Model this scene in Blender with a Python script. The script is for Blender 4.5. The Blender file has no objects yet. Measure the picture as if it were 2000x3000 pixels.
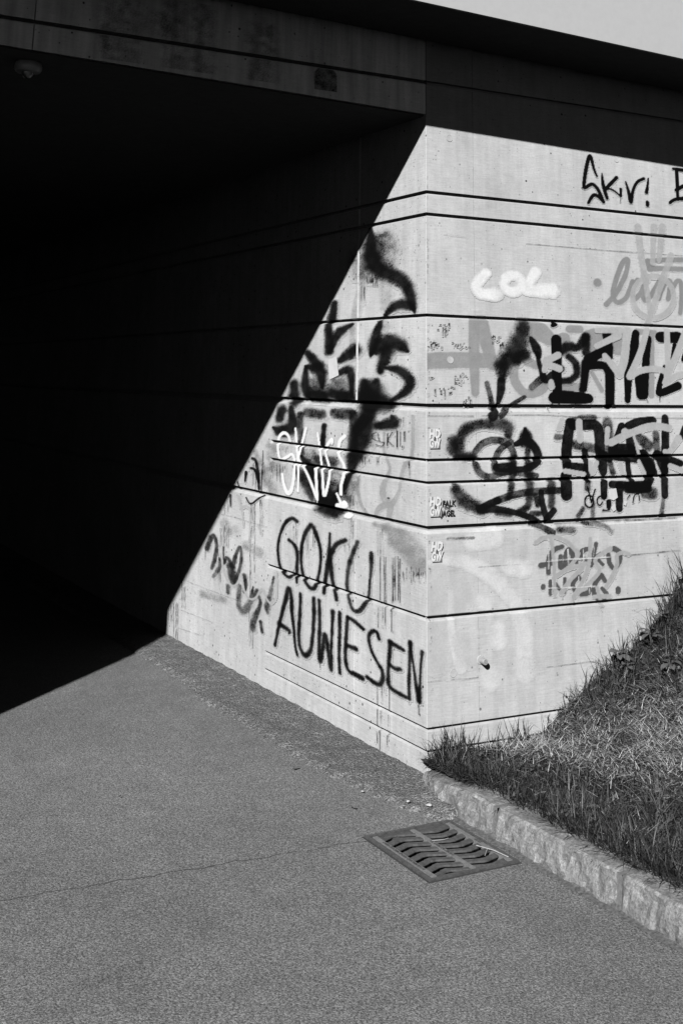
import bpy, bmesh, math, random
import numpy as np
from mathutils import Vector, Matrix
random.seed(7); np.random.seed(7)
scene = bpy.context.scene
col = scene.collection
RAD = math.radians

# ---------------------------------------------------------------- camera
cam_data = bpy.data.cameras.new('camera'); cam = bpy.data.objects.new('camera', cam_data); col.objects.link(cam)
cam_data.sensor_fit = 'VERTICAL'; cam_data.sensor_height = 36.0; cam_data.sensor_width = 24.0
cam_data.lens = 41.385; cam_data.shift_y = -0.43015; cam_data.clip_start = .05; cam_data.clip_end = 2000
YAW, PITCH, ROLL = 0.49683, 0.25459, 0.01699
fw = Vector((math.sin(YAW)*math.cos(PITCH), math.cos(YAW)*math.cos(PITCH), math.sin(PITCH)))
rt = Vector((math.cos(YAW), -math.sin(YAW), 0)); dn = fw.cross(rt)
ix = rt*math.cos(ROLL) - dn*math.sin(ROLL); iy = rt*math.sin(ROLL) + dn*math.cos(ROLL)
m = Matrix((ix, -iy, -fw)).transposed().to_4x4(); m.translation = Vector((-2.9159, -4.5428, 1.6))
cam.matrix_world = m
scene.camera = cam
scene.render.resolution_x, scene.render.resolution_y = 682, 1024

# ---------------------------------------------------------------- sky, sun, exposure (black and white film, red filter: only the red of the sky counts)
SUN = Vector((1.06, 1.0, -0.89))            # direction of travel
elev = math.atan2(.89, math.hypot(1.06, 1.0))
world = bpy.data.worlds.new('World'); scene.world = world; world.use_nodes = True
wn = world.node_tree.nodes; wl = world.node_tree.links; wn.clear()
sky = wn.new('ShaderNodeTexSky'); sky.sky_type = 'NISHITA'; sky.sun_disc = False
sky.sun_elevation = elev; sky.sun_rotation = math.atan2(-1.06, -1.0); sky.air_density = .2; sky.dust_density = 0.0   # thin clear mountain air
sep = wn.new('ShaderNodeSeparateColor'); bg = wn.new('ShaderNodeBackground'); wo = wn.new('ShaderNodeOutputWorld')
bg.inputs['Strength'].default_value = .05
wl.new(sky.outputs[0], sep.inputs[0]); wl.new(sep.outputs[0], bg.inputs[0]); wl.new(bg.outputs[0], wo.inputs[0])
sl = bpy.data.lights.new('sun', 'SUN'); sl.energy = 5.0; sl.angle = RAD(.5); sl.color = (1, 1, 1)
so = bpy.data.objects.new('sun', sl); col.objects.link(so); so.rotation_euler = SUN.to_track_quat('-Z', 'Y').to_euler()
scene.view_settings.view_transform = 'Standard'; scene.view_settings.look = 'None'
scene.view_settings.exposure = 1.72; scene.view_settings.gamma = 1.0; scene.view_settings.use_curve_mapping = False
scene.render.engine = 'CYCLES'
scene.cycles.transparent_max_bounces = 24; scene.cycles.max_bounces = 4; scene.cycles.diffuse_bounces = 0   # hard contrast film: shade is lit by the sky alone; scene.cycles.glossy_bounces = 2

# ---------------------------------------------------------------- helpers
class NT:
    """small node-tree writer"""
    def __init__(s, name):
        s.m = bpy.data.materials.new(name); s.m.use_nodes = True; s.t = s.m.node_tree; s.t.nodes.clear()
        s.out = s.t.nodes.new('ShaderNodeOutputMaterial')
        s.pos = s.t.nodes.new('ShaderNodeNewGeometry').outputs['Position']
    def lk(s, a, b):
        if isinstance(a, (int, float, tuple)): b.default_value = a
        else: s.t.links.new(a, b)
    def n(s, typ, **kw):
        o = s.t.nodes.new(typ)
        for k, v in kw.items(): setattr(o, k, v)
        return o
    def math(s, op, a, b=0.0, c=0.0, clamp=False):
        o = s.n('ShaderNodeMath', operation=op, use_clamp=clamp); s.lk(a, o.inputs[0]); s.lk(b, o.inputs[1]); s.lk(c, o.inputs[2]); return o.outputs[0]
    def scale(s, v): # stretched position
        o = s.n('ShaderNodeVectorMath', operation='MULTIPLY'); s.lk(s.pos, o.inputs[0]); o.inputs[1].default_value = v; return o.outputs[0]
    def noise(s, sc, det=3, rough=.5, stretch=(1, 1, 1)):
        o = s.n('ShaderNodeTexNoise'); s.lk(s.scale(stretch), o.inputs['Vector']); o.inputs['Scale'].default_value = sc
        o.inputs['Detail'].default_value = det; o.inputs['Roughness'].default_value = rough; return o.outputs[0]
    def voro(s, sc, stretch=(1, 1, 1), rnd=1):
        o = s.n('ShaderNodeTexVoronoi'); s.lk(s.scale(stretch), o.inputs['Vector']); o.inputs['Scale'].default_value = sc; o.inputs['Randomness'].default_value = rnd
        sp = s.n('ShaderNodeSeparateColor'); s.lk(o.outputs['Color'], sp.inputs[0]); return o.outputs['Distance'], sp.outputs[0]
    def map(s, v, a, b, c, d, smooth=False):
        o = s.n('ShaderNodeMapRange', interpolation_type='SMOOTHSTEP' if smooth else 'LINEAR'); s.lk(v, o.inputs[0])
        for i, q in enumerate((a, b, c, d)): s.lk(q, o.inputs[1+i])
        return o.outputs[0]
    def grey(s, v):
        o = s.n('ShaderNodeCombineColor'); [s.lk(v, o.inputs[i]) for i in range(3)]; return o.outputs[0]
    def bump(s, h, strength=.5, dist=.002):
        o = s.n('ShaderNodeBump'); o.inputs['Strength'].default_value = strength; o.inputs['Distance'].default_value = dist; s.lk(h, o.inputs['Height']); return o.outputs[0]
    def bsdf(s, v, rough=.9, spec=.25, normal=None, metal=0):
        o = s.n('ShaderNodeBsdfPrincipled'); s.lk(s.grey(v), o.inputs['Base Color']); s.lk(rough, o.inputs['Roughness'])
        o.inputs['Specular IOR Level'].default_value = spec; o.inputs['Metallic'].default_value = metal
        if normal is not None: s.lk(normal, o.inputs['Normal'])
        return o.outputs[0]
    def done(s, sh): s.lk(sh, s.out.inputs[0]); return s.m

def concrete(name, base, pit=.5, streak=.12, grain=.1, painted=False):
    t = NT(name)
    big = t.map(t.noise(1.9, 4, .6), .32, .68, .86, 1.07)
    cloud = t.map(t.noise(11, 4, .7), .32, .68, .92, 1.06)
    fine = t.map(t.noise(110, 1, .6), .25, .75, 1-grain*.7, 1+grain*.7)
    board = t.map(t.noise(5, 2, .65, (2.5, 2.5, 40)), .3, .7, 1-grain, 1+grain)
    strk = t.map(t.noise(6, 2, .6, (4, 4, .35)), .35, .72, 1+streak*.4, 1-streak)
    v = t.math('MULTIPLY', t.math('MULTIPLY', big, cloud), t.math('MULTIPLY', fine, board)); v = t.math('MULTIPLY', v, strk)
    d, r = t.voro(26); rad = t.map(r, .45, 1.0, .0, .15)
    hole = t.map(t.math('SUBTRACT', d, rad), -.02, .03, 0, 1)
    keep = t.map(t.noise(2.2, 0), .42, .58, pit*.35, pit)
    hole = t.math('SUBTRACT', 1.0, t.math('MULTIPLY', keep, t.math('SUBTRACT', 1.0, hole)))
    d2, r2 = t.voro(75); rad2 = t.map(r2, .86, 1.0, .0, .22)
    h2 = t.map(t.math('SUBTRACT', d2, rad2), -.03, .04, 1-pit*.7, 1)
    hole = t.math('MULTIPLY', hole, h2)
    v = t.math('MULTIPLY', t.math('MULTIPLY', v, base), hole)
    h = t.math('ADD', t.math('MULTIPLY', fine, .6), t.math('MULTIPLY', board, .9))
    if not painted: return t.done(t.bsdf(v, .88, .2, t.bump(h, .35, .0025)))
    # paint layers: 'cover' = how much of the concrete is hidden, 'tone' = grey of the paint lying on it
    a = t.n('ShaderNodeAttribute', attribute_name='cover').outputs['Fac']; tn = t.n('ShaderNodeAttribute', attribute_name='tone').outputs['Fac']
    v = t.math('ADD', t.math('MULTIPLY', v, t.math('SUBTRACT', 1.0, a)), t.math('MULTIPLY', tn, t.math('MULTIPLY', cloud, fine)))
    sh = t.bsdf(v, .88, .2, t.bump(h, .3, .0025)); t.lk(t.map(a, 0, 1, .2, .02), sh.node.inputs['Specular IOR Level'])
    return t.done(sh)

def asphalt(name, base, size, contrast, bump, mott=.12):
    t = NT(name)
    d, r = t.voro(size); d2, r2 = t.voro(size*2.3)
    g = t.math('ADD', t.math('MULTIPLY', t.math('POWER', r, 1.7), 1.0), t.math('MULTIPLY', r2, .6))
    v = t.map(g, 0, 1.6, 1-contrast, 1+contrast*1.35)
    big = t.map(t.noise(.9, 4, .62), .32, .68, 1-mott, 1+mott); mid = t.map(t.noise(9, 2, .6), .3, .7, 1-mott*.55, 1+mott*.55)
    pit = t.map(t.noise(140, 0, .5), .32, .42, .45, 1)
    blot = t.map(t.noise(3.2, 3, .65), .56, .70, 1, .86); big = t.math('MULTIPLY', big, blot)
    dark, dr = t.voro(16); spot = t.map(t.math('SUBTRACT', dark, t.map(dr, .9, 1.0, 0, .09)), -.01, .03, .45, 1)
    v = t.math('MULTIPLY', t.math('MULTIPLY', v, big), t.math('MULTIPLY', mid, t.math('MULTIPLY', pit, spot))); v = t.math('MULTIPLY', v, base)
    h = t.math('SUBTRACT', t.math('MULTIPLY', r, .6), t.math('MULTIPLY', d, 1.4)); h = t.math('ADD', h, pit)
    return t.done(t.bsdf(v, .8, .3, t.bump(h, bump, .004)))

def plain(name, v, rough=.6, spec=.3, var=.15, sc=40, metal=0, b=.15):
    t = NT(name); n = t.noise(sc, 4, .6)
    return t.done(t.bsdf(t.math('MULTIPLY', t.map(n, .3, .7, 1-var, 1+var), v), rough, spec, t.bump(n, b, .002), metal))

def granite(name):
    t = NT(name); d, r = t.voro(160); d2, r2 = t.voro(420)
    n = t.noise(22, 5, .7); st = t.noise(30, 4, .6, (1, 1, .45))
    v = t.math('MULTIPLY', t.map(t.math('ADD', t.math('MULTIPLY', r, .55), t.math('MULTIPLY', r2, .45)), 0, 1, .5, 1.5), t.map(n, .3, .7, .66, 1.26))
    v = t.math('MULTIPLY', v, t.map(st, .35, .65, .7, 1.25))
    return t.done(t.bsdf(t.math('MULTIPLY', v, .088), .8, .3, t.bump(t.math('ADD', n, t.math('MULTIPLY', st, .8)), .6, .010)))

def blade_mat(name, lo, hi, rough=.45, spec=.5, transl=.25):
    t = NT(name); a = t.n('ShaderNodeAttribute', attribute_name='shade').outputs['Fac']
    v = t.map(a, 0, 1, lo, hi)
    b = t.bsdf(v, rough, spec); tl = t.n('ShaderNodeBsdfTranslucent'); t.lk(t.grey(v), tl.inputs[0])
    mx = t.n('ShaderNodeMixShader'); mx.inputs[0].default_value = transl; t.lk(b, mx.inputs[1]); t.lk(tl.outputs[0], mx.inputs[2])
    return t.done(mx.outputs[0])

M = dict(
    wall=concrete('sunlit_concrete', 0.2015, .85, .10, .09), portal=concrete('lintel_concrete', .45, .9, .3, .08), core=concrete('joint_concrete', 0.158, .3, .05, .05),
    painted=concrete('painted_concrete', 0.2015, .85, .10, .09, True), painted_lintel=concrete('painted_lintel', .45, .9, .3, .08, True), soffit=concrete('shade_toned_concrete', .03, .5, .2, .1), fascia=plain('fascia_paint', 0.1778, .5, .3, .025, 30, 0, .05), plug=concrete('plug_mortar', 0.1896, .2, .03, .04),  # soffit base darkened so deck underside and tunnel ceiling carry shade in their colour
    asphalt=asphalt('path_asphalt', .071, 235, .75, .25, .15), gutter=asphalt('gutter_asphalt', .063, 135, .7, .9, .22), granite=granite('granite'), mortar=plain('mortar', 0.06715, .9, .1, .25, 120, 0, .5),
    iron=plain('cast_iron', .025, .55, .5, .45, 60, 0, .5), strip=plain('worn_iron', 0.06715, .5, .5, .3, 90, 0, .3), letter=plain('letter_iron', 0.0158, .6, .4, .2, 90), pit=plain('pit_dark', .02, .9, .1, .2),
    soil=plain('soil', 0.0237, .95, .1, .5, 25, 0, .8), lawn=plain('lawn_ground', .04, .95, .1, .5, 3, 0, .5), dirt=plain('dirt', .045, .95, .1, .5, 90, 0, .9), tar=plain('tar', .03, .8, .2, .4, 50), white=plain('white_plastic', 0.237, .45, .4, .05), lens=plain('smoked_dome', .10, .15, .6, .05),
    steel=plain('galvanised_steel', 0.1343, .45, .5, .12, 120), paper=plain('paper', .225, .8, .2, .06, 60), sticker=plain('sticker_white', .27, .6, .3, .05, 90), sdark=plain('sticker_dark', .04, .6, .3, .2, 90), sgrey=plain('sticker_grey', 0.158, .6, .3, .1, 90),
    black=plain('sticker_black', .005, .6, .3, .1, 90), blade=blade_mat('grass_blade', .005, .060, .6, .16, .12), straw=blade_mat('straw_blade', .11, .36, .6, .25, .15), leaf=blade_mat('weed_leaf', .035, .075, .4, .5, .3), pebble=plain('pebble', 0.158, .8, .3, .3, 80))

def link(name, me, mat, parent=None):
    o = bpy.data.objects.new(name, me); col.objects.link(o)
    if mat is not None and not me.materials: me.materials.append(mat)
    if parent is not None: o.parent = parent
    return o
def mesh(name, verts, faces, mat, parent=None, smooth=False):
    me = bpy.data.meshes.new(name); me.from_pydata([tuple(v) for v in verts], [], [tuple(f) for f in faces]); me.update()
    if smooth: me.polygons.foreach_set('use_smooth', [True]*len(me.polygons))
    return link(name, me, mat, parent)
def frombm(name, bm, mat, parent=None, smooth=False):
    bmesh.ops.recalc_face_normals(bm, faces=bm.faces)
    me = bpy.data.meshes.new(name); bm.to_mesh(me); bm.free()
    if smooth: me.polygons.foreach_set('use_smooth', [True]*len(me.polygons))
    return link(name, me, mat, parent)
def tag(o, label=None, cat=None, group=None, kind=None):
    for k, v in (('label', label), ('category', cat), ('group', group), ('kind', kind)):
        if v: o[k] = v
    return o
def thing(name, label, cat, loc=(0, 0, 0), group=None):
    o = bpy.data.objects.new(name, None); col.objects.link(o); o.location = loc; o.empty_display_size = .1
    return tag(o, label, cat, group)
BOXF = [(0, 3, 2, 1), (4, 5, 6, 7), (0, 1, 5, 4), (1, 2, 6, 5), (2, 3, 7, 6), (3, 0, 4, 7)]
def box(name, x0, x1, y0, y1, z0, z1, mat, parent=None):
    return mesh(name, [(x0, y0, z0), (x1, y0, z0), (x1, y1, z0), (x0, y1, z0), (x0, y0, z1), (x1, y0, z1), (x1, y1, z1), (x0, y1, z1)], BOXF, mat, parent)
def hexa(name, low, up, mat, parent=None):   # 4 lower + 4 upper corners
    return mesh(name, list(low)+list(up), BOXF, mat, parent)
def tube(bm, pts, rads, n=8, cap=True):
    rings = []
    for i, p in enumerate(pts):
        p = Vector(p); a = Vector(pts[max(i-1, 0)]); b = Vector(pts[min(i+1, len(pts)-1)]); d = (b-a).normalized()
        e = d.orthogonal().normalized(); f = d.cross(e)
        rings.append([bm.verts.new(p + (e*math.cos(2*math.pi*k/n)+f*math.sin(2*math.pi*k/n))*rads[i]) for k in range(n)])
    for a, b in zip(rings, rings[1:]):
        for k in range(n): bm.faces.new((a[k], a[(k+1) % n], b[(k+1) % n], b[k]))
    if cap: bm.faces.new(rings[0][::-1]); bm.faces.new(rings[-1])
def lathe(bm, prof, axis_pt, ax, n=24):   # prof: (distance along axis, radius)
    ax = Vector(ax).normalized(); e = ax.orthogonal().normalized(); f = ax.cross(e); rings = []
    for d, r in prof:
        c = Vector(axis_pt)+ax*d; rings.append([bm.verts.new(c+(e*math.cos(2*math.pi*k/n)+f*math.sin(2*math.pi*k/n))*max(r, 1e-5)) for k in range(n)])
    for a, b in zip(rings, rings[1:]):
        for k in range(n): bm.faces.new((a[k], a[(k+1) % n], b[(k+1) % n], b[k]))

# ---------------------------------------------------------------- ground, path, gutter
EDGE = lambda x: 3.168 - .024*(x+.362)        # underside of the bridge deck
CEIL = lambda x: 2.795 - .021*x               # tunnel ceiling
JAMB = -3.166                                 # opposite side of the underpass
gx0, gx1, gy0, gy1 = -.511, -.160, -.815, -.398                       # gully opening
def holed(name, x0, x1, y0, y1, z, mat):
    X, Y = (x0, gx0, gx1, x1), (y0, gy0, gy1, y1)
    return mesh(name, [(x, y, z) for y in Y for x in X], [(r*4+c, r*4+c+1, r*4+c+5, r*4+c+4) for r in range(3) for c in range(3) if (r, c) != (1, 1)], mat)
tag(holed('ground', -300, 300, -300, 300, -.03, M['lawn']), kind='structure')
path = holed('asphalt_path', JAMB, .06, -25, 30, 0, M['asphalt']); tag(path, kind='structure')
# long thin tar seam across the path
sv, sf = [], []; k = 0
for i in range(90):
    x = -3.1 + i*(2.57/89); y = -.345 - .085*((x+1.8)/1.27)**1.0*.85 + .006*math.sin(i*.9)+.004*math.sin(i*2.3) if x > -1.8 else -.345+.02*(-1.8-x)+.005*math.sin(i*1.1)
    w = .0008+.0016*abs(math.sin(i*1.7))*random.random(); sv += [(x, y-w, .0015), (x, y+w, .0015)]
for i in range(89): sf.append((2*i, 2*i+2, 2*i+3, 2*i+1))
mesh('tar_seam', sv, sf, M['tar'], path)
BAND = [(-.30, 7.), (-.31, 4.), (-.318, 2.649), (-.291, 2.394), (-.308, 1.919), (-.369, 1.52), (-.339, 1.268), (-.334, .875), (-.339, .619), (-.319, .289), (-.275, .041), (-.26, -.105), (-.234, -.222), (-.175, -.385)]
by = [b[1] for b in BAND][::-1]; bx = [b[0] for b in BAND][::-1]
gv, gf = [], []; NU, NV = 420, 14
ys = np.concatenate([np.linspace(-.385, 3.2, 360), np.linspace(3.25, 9, 60)])
for i, y in enumerate(ys):
    xe = np.interp(y, by, bx) + .010*math.sin(y*41)+.007*math.sin(y*93+1)
    xw = .012 if y > 0 else .012 - .09*min(1, -y/.35)
    for j in range(NV+1):
        t = j/NV; x = xe+(xw-xe)*t
        z = .003 + .012*min(1, t*6) + .018*t*t*(1 if y > 0 else 1.5) + .004*math.sin(x*37+y*23)*math.sin(y*17-x*11) + random.uniform(-.0015, .0015)*(t > 0)
        if j == 0 or i == 0: z = -.004
        gv.append((x, y, z))
for i in range(NU-1):
    for j in range(NV): a = i*(NV+1)+j; gf.append((a, a+1, a+NV+2, a+NV+1))
tag(mesh('gutter_strip', gv, gf, M['gutter'], smooth=True), kind='structure')

# ---------------------------------------------------------------- abutment wall with cast joints
DEP = .018
GZ = {'J': .119, 'I': .2025, 'H': .626, 'G': .980, 'F': 1.166, 'E': 1.2595, 'D': 1.4865, 'C': 1.880, 'B': 2.335, 'A': 2.437, 'L': 2.958}
def gro(k): # (upper lip, floor top, floor bottom, lower lip)
    z = GZ[k]
    if k in 'DG': return z+.0105, z+.0075, z-.0105, z-.024
    if k in 'IJ': return z+.005, z+.003, z-.004, z-.012
    return z+.0065, z+.004, z-.005, z-.0135
def face_pt(face, u, z, d): return (u, d, z) if face == 'R' else (d, u, z)
def panel(face, parent, u0, u1, zb, zt, bot=None, top=None, s0=.0015, s1=.0015, mat=None, corner=False):
    """cast panel: zb, zt lip heights (numbers or (left, right)), bot/top chamfer floor heights, s0/s1 side chamfers"""
    zb = zb if isinstance(zb, tuple) else (zb, zb); zt = zt if isinstance(zt, tuple) else (zt, zt)
    bb = zb if bot is None else (bot, bot); tt = zt if top is None else (top, top)
    F = [(u0+s0, zb[0]), (u1-s1, zb[1]), (u1-s1, zt[1]), (u0+s0, zt[0])]
    B = [(u0, bb[0]), (u1, bb[1]), (u1, tt[1]), (u0, tt[0])]
    v = [face_pt(face, u, z, 0) for u, z in F]
    if corner:   # arris and mitre on the u0 side
        a = .0016
        F = [(a, zb[0]), F[1], F[2], (a, zt[0])]; v = [face_pt(face, u, z, 0) for u, z in F]
        v += [face_pt(face, a/2, zb[0], a/2), face_pt(face, a/2, zt[0], a/2)]
        v += [face_pt(face, u, z, DEP) for u, z in ((DEP, bb[0]), B[1], B[2], (DEP, tt[0]))]
        f = [(0, 1, 2, 3), (0, 3, 5, 4), (4, 5, 9, 6), (0, 4, 6, 7, 1), (1, 7, 8, 2), (2, 8, 9, 5, 3)]
    else:
        v += [face_pt(face, u, z, DEP) for u, z in B]
        f = [(0, 1, 2, 3), (0, 4, 5, 1), (1, 5, 6, 2), (2, 6, 7, 3), (3, 7, 4, 0)]
    if face == 'L': f = [q[::-1] for q in f]
    return mesh('concrete_panel', v, f, mat or M['wall'], parent)
def column(face, parent, u0, u1, keys, z0, z1, mat=None, corner=False, s0=.0015, s1=.0015):
    ks = sorted(keys, key=lambda k: GZ[k]); zb, bot = z0, None
    for k in ks+[None]:
        if k is None: panel(face, parent, u0, u1, zb, z1, bot, None, s0, s1, mat, corner)
        else:
            g = gro(k); panel(face, parent, u0, u1, zb, g[3], bot, g[2], s0, s1, mat, corner); zb, bot = g[0], g[1]
wall = thing('abutment_wall', 'pale board cast concrete underpass corner wall covered in graffiti', 'wall')
ALL = 'ABCDEFGHIJL'; DEEP = 'ABCDGL'
column('R', wall, 0, .265, ALL, -.2, 3.28, corner=True)
column('R', wall, .265, 2.45, ALL, -.2, 3.26)
column('R', wall, 2.45, 6.5, ALL, -.2, 3.2)
column('L', wall, 0, .62, 'ABCDEFGHIJ', -.2, 2.86, corner=True, s1=.003)
column('L', wall, .62, 1.572, 'ABCDEFGHIJ', -.2, 2.86, s0=.003)
column('L', wall, 1.572, 4.2, 'ABCDG', -.2, 2.86)
column('L', wall, 4.2, 9., 'ABCDG', -.2, 2.86)
column('L', wall, 9., 18., 'ABCDG', -.2, 2.86)
mesh('wall_core', [(DEP, DEP, -.3), (6.5, DEP, -.3), (6.5, 18, -.3), (DEP, 18, -.3), (DEP, DEP, 3.3), (6.5, DEP, 3.3), (6.5, 18, 3.3), (DEP, 18, 3.3)], BOXF, M['core'], wall)
edges = [.03]+[q for k in sorted('ABCDEFGHIJ', key=lambda k: GZ[k]) for q in (gro(k)[3]-.001, gro(k)[0]+.001)]+[2.80]
for z0, z1 in zip(edges[::2], edges[1::2]):
    w = .009 if z0 > 1.4 else .006; p = .0062 if z0 > 1.4 else .0012
    mesh('seam_ridge', [(.001, .62-w, z0), (-p, .62-w*.5, z0), (-p, .62+w*.5, z0), (.001, .62+w, z0), (.001, .62-w, z1), (-p, .62-w*.5, z1), (-p, .62+w*.5, z1), (.001, .62+w, z1)], [(0, 1, 5, 4), (1, 2, 6, 5), (2, 3, 7, 6), (0, 3, 2, 1), (4, 5, 6, 7)], M['wall'], wall)
def plug(face, u, z):
    bm = bmesh.new(); ax = (0, -1, 0) if face == 'R' else (-1, 0, 0)
    lathe(bm, [(-.004, .0165), (.0016, .0165), (.0022, .0158), (.0012, .0150), (.0008, .001)], face_pt(face, u, z, 0), ax, 28)
    frombm('tie_plug', bm, M['plug'], wall)
for u, z in ((.130, 2.701), (.127, 1.687), (1.103, 1.687), (.131, .402), (1.152, 2.705)): plug('R', u, z)
plug('L', 2.185, .401)
# weep pipe
bm = bmesh.new(); P0 = (.276, 0, .438)
lathe(bm, [(-.01, .0125), (.031, .0125), (.0325, .0115), (.0325, .0075), (.0310, .0075), (.0310, .0055), (.0335, .0055), (.0335, .0028), (.010, .0028)], P0, (0, -1, 0), 24)
pipe = frombm('drain_pipe_stub', bm, M['steel'], wall); tag(pipe, 'short round metal pipe stub poking out of the wall')
bm = bmesh.new(); bmesh.ops.create_cone(bm, cap_ends=True, segments=9, radius1=.021, radius2=.018, depth=.003, matrix=Matrix.Translation((.272, -.001, .441)) @ Matrix.Rotation(math.pi/2, 4, 'X'))
frombm('mortar_collar', bm, M['plug'], pipe)

# ---------------------------------------------------------------- opposite abutment
opp = thing('abutment_wall', 'opposite concrete abutment at the far left side of the underpass', 'wall')
for a, b in ((-8, -5.6), (-5.6, JAMB)): column('R', opp, a, b, DEEP, -.2, 3.3)
mesh('wall_core', [(-8, DEP, -.3), (JAMB, DEP, -.3), (JAMB, 18, -.3), (-8, 18, -.3), (-8, DEP, 3.3), (JAMB, DEP, 3.3), (JAMB, 18, 3.3), (-8, 18, 3.3)], BOXF, M['core'], opp)

# ---------------------------------------------------------------- bridge: lintel, ceiling, deck, fascia
br = thing('bridge_deck', 'concrete bridge deck with lintel and pale fascia over the underpass', 'bridge')
LJ = [JAMB+.002, -1.848, -.0005]
for a, b in zip(LJ, LJ[1:]):
    g = gro('L'); panel('R', br, a, b, (CEIL(a)+.006, CEIL(b)+.006), g[3], None, g[2], .0025, .0025, M['portal'])
    panel('R', br, a, b, g[0], (3.3, 3.3), g[1], None, .0025, .0025, M['portal'])
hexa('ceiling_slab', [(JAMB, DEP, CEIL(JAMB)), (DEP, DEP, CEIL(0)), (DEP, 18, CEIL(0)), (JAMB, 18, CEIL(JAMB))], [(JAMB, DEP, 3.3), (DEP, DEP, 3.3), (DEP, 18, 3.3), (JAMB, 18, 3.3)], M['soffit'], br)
X0, X1 = -8, 6.5
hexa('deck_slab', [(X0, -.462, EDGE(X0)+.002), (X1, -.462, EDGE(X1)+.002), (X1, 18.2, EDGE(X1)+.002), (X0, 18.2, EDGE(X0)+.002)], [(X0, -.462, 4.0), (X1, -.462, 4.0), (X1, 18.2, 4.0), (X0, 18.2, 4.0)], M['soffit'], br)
hexa('fascia', [(X0, -.478, EDGE(X0)), (X1, -.478, EDGE(X1)), (X1, -.463, EDGE(X1)), (X0, -.463, EDGE(X0))], [(X0, -.478, 4.35), (X1, -.478, 4.35), (X1, -.463, 4.35), (X0, -.463, 4.35)], M['fascia'], br)

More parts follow.
